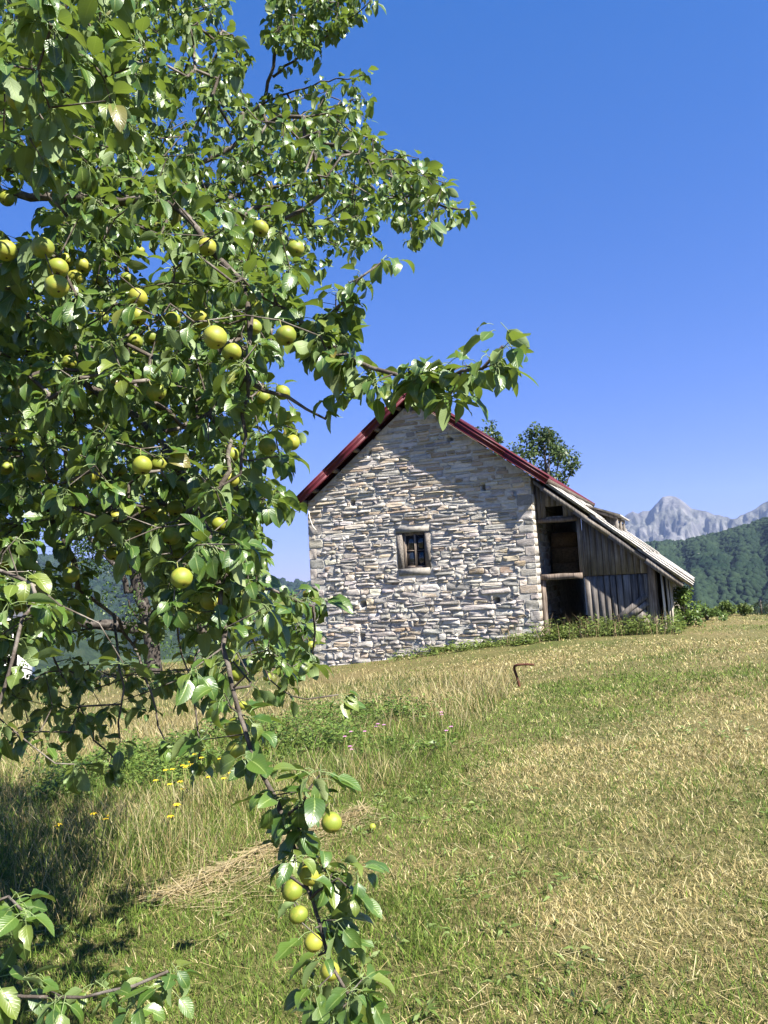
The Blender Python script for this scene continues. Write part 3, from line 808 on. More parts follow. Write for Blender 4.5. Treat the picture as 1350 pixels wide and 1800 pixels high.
# right-hand side wall of pale boards, back wall and loft floor
su = pu + .16
side = empty('side_wall'); side.parent = shed
y = YF + .1
while y < LEN - .3:
    w = rng.uniform(.14, .2); m = MB(); g = bground(su, y) - .3
    m.box((su + rng.uniform(-.006, .006), y, g), (su + .028, y + w - .01, shed_under(su) - .03), .004); m.build('plank', M['palewood'], side); y += w
m = MB(); zA, zB = shed_under(UR + .05) - .05, shed_under(su) - .05
m.hexa(np.array([[UR + .05, LEN - .35, -1.5], [su, LEN - .35, -1.5], [su, LEN - .3, -1.5], [UR + .05, LEN - .3, -1.5], [UR + .05, LEN - .35, zA], [su, LEN - .35, zB], [su, LEN - .3, zB], [UR + .05, LEN - .3, zA]])); m.build('back_wall', M['wood'], shed)
u = UR + .04
while u < dR + 1.6:
    m = MB(); m.box((u, YF + .12, dz - .085), (u + .16, LEN - .5, dz - .05), .004); m.build('floor_board', M['wood'], shed); u += .17
# stone footing under the post
for k in range(5):
    v, qf, tf = stone_geo(uW + .0 + k * .11, uW + .12 + k * .11, (-.12, -.12), (.04, .05), .06)
    me = make_mesh('footing_stone', v + np.array([0, YF - .08, bground(uW + .2, YF) + .08]), [qf, tf], {'col': np.tile(stone_col(0), (len(v), 1))}); link('footing_stone', me, M['stone'], shed)
# corrugated fibre-cement roof, three overlapping rows
sroof = empty('roof'); sroof.parent = shed
L = (r1u - r0u) * math.hypot(1, TANS)
dv = np.array([1, 0, -TANS]) / math.hypot(1, TANS); nv = np.array([TANS, 0, 1]) / math.hypot(1, TANS)
def corr_sheet(l, w, pitch=.145, amp=.026):
    ys = np.arange(0, w + 1e-6, pitch / 8); h = amp * np.cos(ys / pitch * 2 * PI)
    n = len(ys); V = []
    for k, (ll, off) in enumerate(((0, 0), (l, 0), (l, -.012), (0, -.012))):
        V.append(np.array([dv * ll + nv * (hh + off) + np.array([0, yy, 0]) for yy, hh in zip(ys, h)]))
    V = np.concatenate(V); q = [[i * n + j, ((i + 1) % 4) * n + j, ((i + 1) % 4) * n + j + 1, i * n + j + 1] for i in range(4) for j in range(n - 1)]
    return make_mesh('roof_sheet', V, np.array(q))
rowl = L / 3
cs = corr_sheet(rowl + .14, 1.10); cs.materials.append(M['sheet'])
for r in range(3):
    for c in range(9):
        p = np.array([r0u, -.06 + c * 1.015, r0z]) + dv * (r * rowl) + nv * (.05 - r * .001 + (.016 if c % 2 else 0) - .0 * r)
        p = p - nv * (0.018 * r) + dv * rng.uniform(-.03, .03)
        o = link('roof_sheet', cs, None, sroof, p); o.rotation_euler = (rng.normal(0, .004), rng.normal(0, .006) - .004, rng.normal(0, .006))
m = MB()
for k in range(4):
    a = np.array([r0u, -.03, r0z]) + dv * (L * .25 * k) - nv * .055; e = a + dv * (L * .25 - .01)
    m = MB(); m.hexa(np.array([a - nv * .13, e - nv * .12, e - nv * .12 + [0, .03, 0], a - nv * .13 + [0, .03, 0], a, e, e + [0, .03, 0], a + [0, .03, 0]]) + rng.uniform(-.008, .008, (8, 3))); m.build('barge_board', M['wood'], shed)
# raised flap of sheet metal over a roof opening further back
fl = empty('roof_flap'); fl.parent = shed
fy = 2.2
f0 = bu(1028, 888, fy); f1 = bu(1090, 905, fy)
ys = np.arange(0, 3.2, .02); hh = .02 * np.cos(ys / .1 * 2 * PI)
V = np.concatenate([np.stack([np.full(len(ys), a[0]), fy + ys, a[1] + hh + o_], -1) for a, o_ in ((f0, 0), (f1, 0), (f1, -.012), (f0, -.012))]); n = len(ys)
m = MB(); m.add(V, [[i * n + j, ((i + 1) % 4) * n + j, ((i + 1) % 4) * n + j + 1, i * n + j + 1] for i in range(4) for j in range(n - 1)]); m.build('flap_sheet', M['sheet'], fl)
for yy in (.1, 1.2, 2.3):
    m = MB(); a = np.array([f0[0], fy + yy, f0[1] - .03]); e = np.array([f1[0] - .08, fy + yy, f1[1] - .03])
    m.hexa(np.array([a - [0, 0, .09], e - [0, 0, .09], e + [0, .07, -.09], a + [0, .07, -.09], a, e, e + [0, .07, 0], a + [0, .07, 0]])); m.build('flap_rafter', M['wood'], fl)
    m = MB(); m.box((f1[0] - .16, fy + yy, float(shed_under(f1[0])) + .0), (f1[0] - .08, fy + yy + .07, f1[1] - .12)); m.build('prop', M['wood'], fl)
b0 = (f0[0] + .05, f1[0] - .2)
m = MB(); m.hexa(np.array([[b0[0], fy + .6, float(shed_under(b0[0]))], [b0[1], fy + .6, float(shed_under(b0[1]))], [b0[1], fy + .64, float(shed_under(b0[1]))], [b0[0], fy + .64, float(shed_under(b0[0]))],
                           [b0[0], fy + .6, f0[1] - .06], [b0[1], fy + .6, f1[1] - .04], [b0[1], fy + .64, f1[1] - .04], [b0[0], fy + .64, f0[1] - .06]])); m.build('cheek_board', M['wood'], fl)

# hay stored in the loft
hs_ = empty('hay_stack', tuple(barn_w(3.9, 2.4, dz - .05)), -TH)
tag(hs_, 'brown old hay bales stacked in the dark loft of the lean-to', 'hay')
for r in range(3):
    for c in range(2):
        m = MB(); m.box((-.62 + c * .72, -.5, r * .42), (.06 + c * .72, .5, r * .42 + .40), .03); m.build('bale', M['hay'], hs_)

# overhead cable to the barn eave, and the pale lead hanging on the wall
e0 = barn_w(-3.45, -.2, 3.72); e1 = np.array([-26.0, 30.0, 5.2])
tt_ = np.linspace(0, 1, 24)[:, None]; P = e0 * (1 - tt_) + e1 * tt_; P[:, 2] -= 1.1 * (4 * tt_ * (1 - tt_))[:, 0]
m = MB(); m.tube(P, .008, 5); o = m.build('overhead_cable', M['cable'], smooth=True); tag(o, 'thin grey overhead cable running to the left barn eave', 'cable')
pp = [bu(x, y, -.06) for x, y in ((543, 898), (545, 912), (550, 925), (556, 932))]
m = MB(); m.tube([barn_w(a, -.07, c) for a, c in pp], .014, 6); o = m.build('loose_cable', M['palecable'], smooth=True); tag(o, 'pale cable end hanging on the stone wall below the left eave', 'cable')

# ------------------------------------------------------------------ leaves
def leaf_template(L, W, curl, fold, wave, rows=6, cols=5, pet=0.035, side=0.0, nib=0.0, stem=True):
    """pear leaf along +Y, upper face +Z, drooping along its length; petiole leads from the origin"""
    t = np.linspace(0, 1, rows + 1)
    ang = curl * t ** 1.2
    ds = L / rows
    y = np.concatenate([[0], np.cumsum(np.cos((ang[1:] + ang[:-1]) / 2) * ds)]); z = -np.concatenate([[0], np.cumsum(np.sin((ang[1:] + ang[:-1]) / 2) * ds)])
    w = W * 0.5 * np.clip(np.sin(PI * t ** 0.78), 0, 1) ** 0.62 * (1 - 0.18 * t); w[0] = W * .06; w[-1] = 0.0008
    s = np.linspace(-1, 1, cols)
    nb = 1 - nib * (rng.random((rows + 1, 2)) < .3) * rng.uniform(.3, .8, (rows + 1, 2))
    V = []; UV = []
    for i in range(rows + 1):
        f = fold * (1 - 0.4 * t[i])
        for sj in s:
            cx = sj * w[i] * nb[i, 0 if sj < 0 else 1]
            zz = abs(sj) ** 1.4 * w[i] * math.tan(f) + wave * w[i] * math.sin(t[i] * 11 + (2 if sj > 0 else 0)) * abs(sj) ** 2
            nrm = np.array([0, math.sin(ang[i]), math.cos(ang[i])])
            V.append(np.array([cx + side * t[i] ** 2 * L, y[i] + pet, z[i]]) + nrm * zz); UV.append((sj, t[i]))
    Q = [[i * cols + j, i * cols + j + 1, (i + 1) * cols + j + 1, (i + 1) * cols + j] for i in range(rows) for j in range(cols - 1)]
    n = len(V); r = 0.0011     # petiole: thin three-sided stem
    for (yy, zz) in () if not stem else ((-0.002, -0.004), (pet * .5, 0.002), (pet + .004, 0.0)):
        for a in (0, 2.1, 4.2): V.append((r * math.cos(a), yy, zz + r * math.sin(a))); UV.append((0.0, 0.0))
    for k in range(2 if stem else 0):
        for a in range(3): Q.append([n + k * 3 + a, n + k * 3 + (a + 1) % 3, n + k * 3 + 3 + (a + 1) % 3, n + k * 3 + 3 + a])
    return np.array(V), np.array(Q), np.array(UV)
def leaf_set(n, rows, cols, stem=True):
    out = []
    for k in range(n):
        out.append(leaf_template(rng.uniform(.052, .070), rng.uniform(.036, .047), rng.uniform(.15, 1.6), rng.uniform(.1, .62), rng.uniform(0, .14), rows, cols, rng.uniform(.018, .036), rng.uniform(-.18, .18), 1.0 if k % 4 == 0 else 0.0, stem))
    return out
def basis(d, roll):
    """rotation matrices with +Y along d (n,3), rolled about d"""
    d = d / np.linalg.norm(d, axis=1)[:, None]
    up = np.tile([0, 0, 1.0], (len(d), 1)); bad = np.abs(d[:, 2]) > .97; up[bad] = [0.0, -1.0, 0.3]
    x = np.cross(d, up); x /= np.linalg.norm(x, axis=1)[:, None]; z = np.cross(x, d)
    c, s = np.cos(roll)[:, None], np.sin(roll)[:, None]
    return np.stack([x * c + z * s, d, z * c - x * s], -1)
def merged_leaves(name, tmpls, pos, Rm, scale, mat, parent=None, colour=None):
    V = []; Q = []; UV = []; RN = []; CO = []; off = 0
    which = rng.integers(0, len(tmpls), len(pos))
    for k, (tv, tq, tuv) in enumerate(tmpls):
        ix = np.nonzero(which == k)[0]
        if not len(ix): continue
        v = np.einsum('nij,vj->nvi', Rm[ix], tv) * scale[ix][:, None, None] + pos[ix][:, None]
        V.append(v.reshape(-1, 3)); n = len(tv)
        Q.append((tq[None] + (off + np.arange(len(ix)) * n)[:, None, None]).reshape(-1, 4)); off += n * len(ix)
        UV.append(np.tile(tuv, (len(ix), 1))); RN.append(np.repeat(rng.random(len(ix)), n))
        if colour is not None: CO.append(np.repeat(colour[ix], n, 0))
    at_ = {'leafuv': np.concatenate(UV), 'rnd': np.concatenate(RN)}
    if colour is not None: at_ = {'col': np.concatenate(CO)}
    return link(name, make_mesh(name, np.concatenate(V), np.concatenate(Q), at_, True), mat, parent)

class Skel:
    def __init__(s): s.p = []; s.par = []; s.minr = []
    def add(s, p, par, r=0.0): s.p.append(np.asarray(p, float)); s.par.append(par); s.minr.append(r); return len(s.p) - 1
    def near(s, p, zpen=0.0):
        P = np.array(s.p); d = np.linalg.norm(P - p, axis=1) + zpen * np.maximum(0, P[:, 2] - p[2]); return int(np.argmin(d))
    def line(s, pts, r0, r1, par=None):
        n = len(pts); ids = []
        if par is None: par = s.near(pts[0])
        for i, p in enumerate(pts):
            par = s.add(p, par, r0 + (r1 - r0) * i / max(1, n - 1)); ids.append(par)
        return ids
    def grow(s, pts, jitter=0.25, maxd=None):
        """attach free points one by one to the nearest part of the tree; long reaches get a bent middle"""
        pts = np.asarray(pts); n = len(pts); P = np.array(s.p)
        D = np.linalg.norm(pts[:, None] - P[None], axis=2); best = D.argmin(1); bd = D.min(1); done = np.zeros(n, bool); ids = np.zeros(n, int)
        for _ in range(n):
            i = int(np.argmin(np.where(done, 1e9, bd))); done[i] = True
            a = s.p[best[i]]; e = pts[i]; L = bd[i]; par = int(best[i]); new = []
            m = int(L / 0.16)
            if m:
                off = rng.normal(0, jitter * L * .25, 3); off[2] += 0.10 * L
                for k in range(1, m + 1):
                    f = k / (m + 1); par = s.add(a * (1 - f) + e * f + off * math.sin(PI * f) + rng.normal(0, .008, 3), par); new.append(par)
            ids[i] = s.add(e, par); new.append(ids[i])
            for j in new:
                d = np.linalg.norm(pts - s.p[j], axis=1); c = d < bd; bd = np.where(c, d, bd); best = np.where(c, j, best)
        return ids
    def radii(s, tip=.0014, pw=.37):
        n = len(s.p); cnt = np.ones(n)
        for i in range(n - 1, 0, -1):
            if s.par[i] >= 0: cnt[s.par[i]] += cnt[i]
        return np.maximum(tip * cnt ** pw, np.array(s.minr))
    def twigs(s, ids, R, sides=5):
        ids = np.array([i for i in ids if s.par[i] >= 0])
        P = np.array(s.p); a = P[[s.par[i] for i in ids]]; e = P[ids]; ra = np.minimum(R[[s.par[i] for i in ids]], R[ids] * 1.6); rb = R[ids]
        d = e - a; d /= np.linalg.norm(d, axis=1)[:, None] + 1e-9
        x = np.cross(d, [0.31, 0.52, 0.79]); x /= np.linalg.norm(x, axis=1)[:, None] + 1e-9; y = np.cross(d, x)
        ang = np.arange(sides) * 2 * PI / sides; ring = np.cos(ang)[None, :, None] * x[:, None] + np.sin(ang)[None, :, None] * y[:, None]
        V = np.concatenate([a[:, None] + ring * ra[:, None, None], e[:, None] + d[:, None] * rb[:, None, None] * .6 + ring * rb[:, None, None]], 1)
        q = np.array([[k, (k + 1) % sides, sides + (k + 1) % sides, sides + k] for k in range(sides)])
        Q = (q[None] + (np.arange(len(ids)) * 2 * sides)[:, None, None]).reshape(-1, 4)
        return V.reshape(-1, 3), Q

def smooth_line(pts, n):
    pts = np.asarray(pts, float)
    t = np.concatenate([[0], np.cumsum(np.linalg.norm(np.diff(pts, axis=0), axis=1))]); tt = np.linspace(0, t[-1], n)
    # Catmull-Rom through the points
    out = []
    for x in tt:
        i = int(np.clip(np.searchsorted(t, x) - 1, 0, len(pts) - 2)); f = (x - t[i]) / (t[i + 1] - t[i] + 1e-9)
        p0 = pts[max(i - 1, 0)]; p1 = pts[i]; p2 = pts[i + 1]; p3 = pts[min(i + 2, len(pts) - 1)]
        out.append(0.5 * (2 * p1 + (p2 - p0) * f + (2 * p0 - 5 * p1 + 4 * p2 - p3) * f ** 2 + (3 * p1 - p0 - 3 * p2 + p3) * f ** 3))
    return np.array(out)

# ------------------------------------------------------------------ the near pear tree
TX, TY = -2.75, 3.3
tree = empty('pear_tree', (TX, TY, float(ground_z(TX, TY))))
tag(tree, 'large pear tree with glossy leaves and many green pears, branches hanging over the meadow', 'pear tree')
troot = np.array(tree.location)
sk = Skel()
trunk = smooth_line([(TX, TY, -.35), (TX + .03, TY, .4), (TX + .10, TY + .03, 1.2), (TX + .2, TY + .05, 2.0), (TX + .32, TY + .2, 2.9), (TX + .5, TY + .45, 4.0), (TX + .7, TY + .7, 5.2), (TX + .85, TY + .95, 6.3)], 18)
tid = sk.line(trunk, .20, .03, par=-1)
branches = [   # photo pixel x, y and distance; start and end radius
    ([(-330, 330, 3.4), (-200, 320, 3.3), (-60, 330, 3.0), (60, 345, 2.85), (210, 352, 2.7), (290, 357, 2.55), (340, 395, 2.45), (385, 450, 2.35), (430, 497, 2.25), (480, 530, 2.15), (540, 582, 2.05), (600, 617, 1.95), (660, 652, 1.85), (720, 666, 1.78), (770, 668, 1.72), (820, 655, 1.66), (860, 640, 1.62), (885, 612, 1.6)], .030, .0035),
    ([(-330, 560, 3.9), (-120, 610, 3.6), (0, 640, 3.3), (95, 655, 3.1), (180, 690, 2.9), (235, 730, 2.75), (290, 790, 2.5), (345, 880, 2.3), (375, 960, 2.1), (385, 1050, 2.0), (395, 1130, 1.93), (412, 1220, 1.88), (440, 1310, 1.83), (470, 1385, 1.8), (497, 1440, 1.78), (517, 1500, 1.76), (545, 1580, 1.74), (570, 1650, 1.72), (595, 1720, 1.7), (640, 1800, 1.68)], .040, .0035),
    ([(430, 500, 2.25), (437, 560, 2.2), (436, 620, 2.15), (430, 700, 2.1), (428, 770, 2.08), (425, 840, 2.05)], .010, .004),
    ([(-250, 100, 2.9), (-60, 190, 2.6), (0, 245, 2.5), (50, 300, 2.45), (90, 345, 2.4), (150, 420, 2.4)], .015, .005),
    ([(-250, 300, 4.0), (0, 290, 4.2), (110, 300, 4.5), (230, 315, 4.8), (380, 330, 4.8), (470, 291, 4.4), (569, 253, 4.2), (653, 295, 4.0), (716, 325, 3.9), (780, 363, 3.8), (818, 367, 3.75)], .05, .004),
    ([(700, 318, 3.95), (716, 363, 3.9), (725, 405, 3.85)], .006, .003),
    ([(380, 335, 4.75), (430, 340, 4.6), (543, 321, 4.4), (628, 333, 4.2), (700, 345, 4.05)], .014, .003),
    ([(230, 330, 4.9), (420, 250, 5), (478, 122, 4.8), (497, 0, 4.8), (510, -90, 4.8)], .022, .006),
    ([(480, 135, 4.8), (565, 72, 4.6), (611, 34, 4.5), (653, 0, 4.4)], .009, .003),
    ([(430, 200, 4.9), (497, 167, 4.6), (585, 140, 4.4), (636, 135, 4.3)], .009, .003),
    ([(300, 430, 4.4), (380, 420, 4.2), (480, 400, 4.0), (560, 395, 3.9), (650, 412, 3.8)], .012, .003),
    ([(540, 582, 2.05), (590, 548, 2.0), (615, 520, 1.95), (640, 480, 1.9), (665, 458, 1.9)], .007, .0025),
    ([(430, 665, 2.13), (470, 690, 2.1), (510, 700, 2.08), (550, 727, 2.05), (578, 742, 2.03), (590, 705, 2.0)], .007, .003),
    ([(-60, -150, 2.0), (150, -80, 1.8), (125, 0, 1.8), (110, 40, 1.8), (80, 110, 1.8), (46, 158, 1.8)], .010, .003),
    ([(-260, 1500, 1.75), (-160, 1640, 1.55), (-40, 1735, 1.45), (60, 1752, 1.4), (130, 1752, 1.4), (200, 1745, 1.38), (250, 1728, 1.38), (292, 1708, 1.38)], .007, .0025),
    ([(-160, 1640, 1.55), (-60, 1610, 1.5), (20, 1575, 1.45), (40, 1600, 1.42)], .005, .0025),
    ([(-300, 900, 2.6), (-130, 980, 2.2), (20, 1010, 2.05), (60, 1050, 1.95), (35, 1110, 1.85), (12, 1190, 1.8), (-5, 1260, 1.78), (-20, 1330, 1.8)], .012, .004),
    ([(-280, 720, 3.3), (-80, 850, 3.0), (60, 880, 2.9), (100, 930, 2.85), (125, 975, 2.8), (140, 1040, 2.8)], .022, .010),
    ([(140, 1040, 2.8), (200, 1080, 2.9), (240, 1150, 2.95), (268, 1230, 2.9), (286, 1300, 2.85)], .009, .003),
    ([(200, 1080, 2.9), (212, 1170, 2.65), (213, 1240, 2.6), (208, 1300, 2.6)], .006, .003),
    ([(90, 1130, 3.0), (130, 1220, 3.0), (170, 1300, 2.9), (205, 1335, 2.85)], .005, .003),
    ([(300, 1050, 3.2), (320, 1150, 3.2), (342, 1230, 3.15), (352, 1335, 3.1)], .006, .003),
    ([(-20, 1250, 2.4), (40, 1290, 2.4), (70, 1330, 2.4), (130, 1345, 2.4)], .004, .002),
    ([(385, 1050, 2.2), (450, 1130, 2.9), (480, 1200, 2.95), (530, 1228, 2.9), (592, 1222, 2.9)], .006, .0025),
    ([(385, 1030, 2.0), (460, 1035, 2.2), (510, 1045, 2.2), (545, 1062, 2.2), (550, 1150, 2.2)], .007, .0025),
    ([(290, 790, 2.5), (330, 850, 2.6), (345, 890, 2.7), (362, 960, 2.8)], .016, .008),
    ([(497, 1440, 1.78), (540, 1400, 1.74), (555, 1370, 1.73)], .005, .002),
    ([(545, 1580, 1.74), (585, 1545, 1.72), (610, 1560, 1.70)], .004, .002),
    ([(120, 700, 3.4), (220, 690, 3.2), (280, 670, 3.1)], .006, .003),
    ([(60, 560, 3.2), (130, 590, 3.1), (175, 625, 3.0)], .010, .004),
]
bt = MB(); bt.tube(trunk - troot, np.linspace(.22, .03, len(trunk)) * (1 + .5 * np.exp(-np.arange(len(trunk)) * 1.2)), 12, wob=.07)
bt.build('trunk', M['bark'], tree, smooth=True)
spur_pts = []      # (pos, outward dir, n leaves, scale)
limb_ids = []
for k, (pts, ra, rb) in enumerate(branches):
    W = np.array([at(*p) for p in pts])
    off_frame = pts[0][0] < -100
    par = tid[int(np.argmin([np.linalg.norm(sk.p[i] - W[0]) + 1.2 * max(0, sk.p[i][2] - W[0][2]) + (9 if sk.p[i][2] < 1.1 else 0) for i in tid]))] if off_frame else sk.near(W[0], 0.6)
    st = sk.p[par]
    if np.linalg.norm(W[0] - st) > .05:
        m1 = st * .5 + W[0] * .5 + np.array([0, 0, .12 * np.linalg.norm(W[0] - st)])
        W = np.concatenate([[st, m1], W])
    L = np.linalg.norm(np.diff(W, axis=0), axis=1).sum(); n = max(5, int(L / .055))
    line = smooth_line(W, n)
    line[2:] += rng.normal(0, .0045, (n - 2, 3))
    rad = ra + (rb - ra) * np.linspace(0, 1, n) ** (.42 if k == 1 else .7)
    rad = rad * (1 + .16 * (rng.random(n) - .5)); rad[rng.random(n) < .12] *= 1.22
    sk.line(line[1:], ra, rb, par); limb_ids += list(range(len(sk.p) - n + 1, len(sk.p)))
    m = MB(); m.tube(line - troot, rad, 7, wob=.05); m.build('limb', M['bark'], tree, smooth=True)
    if k == 0: limb_a = line[(project(line)[0] > 285) & (project(line)[0] < 560)][::2]
    # leafy spurs along the thinner parts
    D = np.gradient(line, axis=0); D /= np.linalg.norm(D, axis=1)[:, None] + 1e-9
    step = 0
    for i in range(2, n):
        if rad[i] > .013 and not (k == 1 and i > n * .7) and rng.random() < .75: continue
        tipness = i / n
        if rng.random() < (.45 if (pts[0][1] > 1000 and k not in (14, 15, 24, 26, 27)) else .9 if rad[i] < .008 or (k == 0 and i > n * .62) or (k == 1 and i > n * .72) else .42):
            o_ = rng.normal(0, 1, 3); o_ -= D[i] * (o_ @ D[i]); o_ /= np.linalg.norm(o_) + 1e-9
            pos = line[i] + o_ * rng.uniform(.012, .05) + np.array([0, 0, .012])
            spur_pts.append((pos, o_ * .8 + D[i] * .4, int(rng.integers(4, 8))))
    spur_pts.append((line[-1] + D[-1] * .01, D[-1], 6))

# pears: photo pixel, apparent diameter -> distance from a 5.5 cm fruit
PEARS = [(32, 173, 42), (67, 240, 40), (97, 285, 42), (10, 440, 38), (75, 435, 38), (100, 503, 41), (102, 472, 37), (132, 488, 28), (172, 493, 22), (364, 434, 32), (458, 402, 30), (520, 437, 30),
         (295, 495, 26), (242, 523, 34), (242, 557, 32), (303, 562, 28), (352, 561, 34), (378, 593, 42), (408, 620, 36), (457, 542, 26), (446, 575, 28), (502, 590, 38), (236, 600, 30), (266, 594, 28),
         (620, 572, 17), (238, 628, 26), (462, 698, 28), (497, 690, 26), (505, 735, 25), (470, 785, 32), (407, 800, 28), (514, 778, 28), (250, 818, 36), (63, 832, 32), (90, 838, 26), (158, 835, 34),
         (265, 893, 29), (308, 893, 30), (300, 942, 34), (319, 1016, 38), (369, 1054, 36), (125, 1010, 30), (10, 985, 30), (275, 690, 34), (35, 1065, 24), (310, 975, 22), (358, 1108, 18), (401, 1155, 32),
         (418, 1184, 30), (547, 1134, 15), (470, 1190, 15), (412, 1280, 36), (414, 1318, 33), (222, 1172, 13), (225, 1183, 13), (583, 1446, 36), (546, 1536, 42), (514, 1566, 38), (524, 1608, 34), (551, 1657, 32),
         (580, 1707, 36), (426, 1240, 17), (355, 1315, 13), (335, 1160, 15), (10, 822, 26), (20, 770, 26), (180, 560, 24), (330, 700, 24), (205, 910, 26)]
for k in range(20): PEARS.append((float(rng.uniform(10, 440)), float(rng.uniform(330, 1080)), float(rng.uniform(19, 30))))
def pear_mesh(el, neck):
    n, m = 16, 11; V = []
    for i in range(m):
        t = i / (m - 1); th = PI * t
        r = math.sin(th) * .5; z = math.cos(th) * .5 * el
        if z > 0: r *= 1 - neck * (z / (.5 * el)) ** 1.5; z *= 1 + neck * .55
        dimple = .06 * math.exp(-((r / .12) ** 2)); z += dimple if z < 0 else -dimple * .7
        for k in range(n):
            a = k * 2 * PI / n; rk = r * (1 + .035 * math.sin(2 * a + el * 40) + .025 * math.sin(3 * a + neck * 60 + z * 4))
            V.append((rk * math.cos(a), rk * math.sin(a), z + .03 * r * math.cos(a + el * 30)))
    Q = [[i * n + k, (i + 1) * n + k, (i + 1) * n + (k + 1) % n, i * n + (k + 1) % n] for i in range(m - 1) for k in range(n)]
    me = make_mesh('pear', np.array(V), np.array(Q), smooth=True); me.materials.append(M['pear']); return me
pear_meshes = [pear_mesh(e, nk) for e, nk in ((.92, .05), (.98, .12), (1.02, .2), (.9, .0), (.95, .16), (1.0, .08), (.88, .03))]
m = MB()
for k in range(5):
    a = k * 2 * PI / 5; c, s_ = math.cos(a), math.sin(a)
    m.add([(c * .02 - s_ * .045, s_ * .02 + c * .045, -.005), (c * .02 + s_ * .045, s_ * .02 - c * .045, -.005), (c * .16, s_ * .16, -.03)], None, [[0, 1, 2], [2, 1, 0]])
m.tube([(0, 0, .02), (0, 0, -.025)], .06, 6)
cx_me = make_mesh('calyx', np.concatenate(m.v), [np.concatenate(m.q), np.concatenate(m.t)]); cx_me.materials.append(M['calyx'])
m = MB(); m.tube([(0, 0, -.06), (.02, 0, .2), (.0, .03, .48)], [.03, .026, .034], 6); st_me = make_mesh('stalk', np.concatenate(m.v), [np.concatenate(m.q), np.concatenate(m.t)], smooth=True); st_me.materials.append(M['stalk'])
def add_pear(parent, loc, axis, dia, name='pear'):
    o = link(name, pear_meshes[int(rng.integers(7))], None, parent)
    qv = Vector(axis).to_track_quat('Z', 'Y'); o.rotation_mode = 'QUATERNION'; o.rotation_quaternion = qv; o.location = loc; o.scale = (dia,) * 3
    zb = -.5 * .92 + .045
    c = link('calyx', cx_me, None, o); c.location = (0, 0, zb)
    s_ = link('stalk', st_me, None, o); s_.location = (0, 0, .47)
    return o
pear_tops = []; pear_pos = []
for (x, y, s_) in PEARS:
    dia = .055 * rng.uniform(.97, 1.03); d = dia * F / s_
    d = float(np.clip(d, 1.6, 4.6))
    P = at(x, y, d)
    tow = CAM - P; tow[2] = 0; tow /= np.linalg.norm(tow)
    ax = np.array([0, 0, 1.0]) - tow * rng.uniform(.25, .95) + np.array([rng.normal(0, .35), 0, rng.normal(0, .1)]); ax /= np.linalg.norm(ax)
    add_pear(tree, P - troot, ax, s_ * d / F)
    pear_pos.append(P); pear_tops.append(P + ax * dia * .95)
pear_pos = np.array(pear_pos)

# the crown's volume: spur positions spread through depth inside the outline the crown has
def scatter_poly(poly, d0, d1, n, margin=0, pw=1.0):
    poly = np.array(poly, float); lo = poly.min(0); hi = poly.max(0); out = []
    while len(out) < n:
        p = rng.uniform(lo, hi, (n * 2, 2)); ok = inpoly(p[:, 0], p[:, 1], [tuple(v) for v in poly])
        for (x, y) in p[ok]:
            out.append(at(x, y, d0 + (d1 - d0) * rng.random() ** pw))
    return np.array(out[:n])
crown_far = [(-260, -260), (395, -260), (400, 20), (425, 95), (450, 175), (520, 150), (628, 140), (650, 165), (645, 205), (672, 255), (705, 262), (765, 290), (800, 345), (812, 372), (760, 395), (735, 425), (705, 430), (690, 375), (650, 385), (640, 430), (590, 450),
             (540, 470), (500, 545), (468, 620), (440, 700), (430, 860), (500, 905), (528, 960), (520, 1060), (470, 1160), (380, 1150), (330, 1200), (-60, 1230), (-260, 1100)]
top_sprout = [(470, -60), (600, -60), (640, 0), (600, 55), (560, 85), (500, 110), (470, 90)]
lower_right = [(400, 860), (500, 850), (528, 900), (520, 940), (548, 1000), (552, 1100), (530, 1175), (440, 1180), (390, 1080)]
crown_near = [(-160, 60), (150, 60), (250, 210), (330, 330), (470, 390), (520, 430), (500, 560), (470, 640), (505, 700), (515, 790), (460, 850), (420, 950), (430, 1050), (380, 1130), (250, 1160), (60, 1200), (-160, 1200)]
low_fringe = [(-80, 1200), (370, 1170), (350, 1250), (60, 1330), (-80, 1330)]
fill = [scatter_poly(crown_far, 3.1, 6.0, 4300, pw=1.05), scatter_poly(top_sprout, 4.3, 4.9, 120), scatter_poly(crown_near, 2.0, 3.2, 1000), scatter_poly(low_fringe, 2.6, 3.4, 22), scatter_poly(lower_right, 2.3, 3.8, 130)]
off = rng.normal(0, 1, (420, 3)); off /= np.linalg.norm(off, axis=1)[:, None]; off = np.array([TX - .3, TY + .9, 4.1]) + off * rng.random((420, 1)) ** .4 * np.array([2.2, 2.6, 2.5])
px_, py_, dd_ = project(off); off = off[((px_ < -60) | (py_ < -60)) & (off[:, 2] > 1.4)]
fill.append(off)
def along(bi, f0, f1, n, sx, sd):
    pts = np.array(branches[bi][0], float); t = np.concatenate([[0], np.cumsum(np.hypot(np.diff(pts[:, 0]), np.diff(pts[:, 1])))]); t /= t[-1]
    f = rng.uniform(f0, f1, n); x = np.interp(f, t, pts[:, 0]) + rng.normal(0, sx, n); y = np.interp(f, t, pts[:, 1]) + rng.normal(0, sx, n); d = np.interp(f, t, pts[:, 2]) + rng.normal(0, sd, n)
    return np.array([at(*v) for v in zip(x, y, d)])
fill += [scatter_poly([(-20, -80), (220, -80), (270, 120), (200, 250), (110, 300), (-20, 240)], 1.45, 1.95, 42), scatter_poly([(200, 850), (440, 850), (470, 1100), (380, 1150), (200, 1000)], 3.0, 4.6, 150), along(1, .45, .66, 46, 34, .09), along(1, .66, 1.0, 26, 24, .05), along(0, .60, 1.0, 27, 13, .05), along(11, .1, .75, 8, 12, .04), along(14, .25, .95, 4, 12, .03), along(15, .3, 1, 6, 16, .04)]
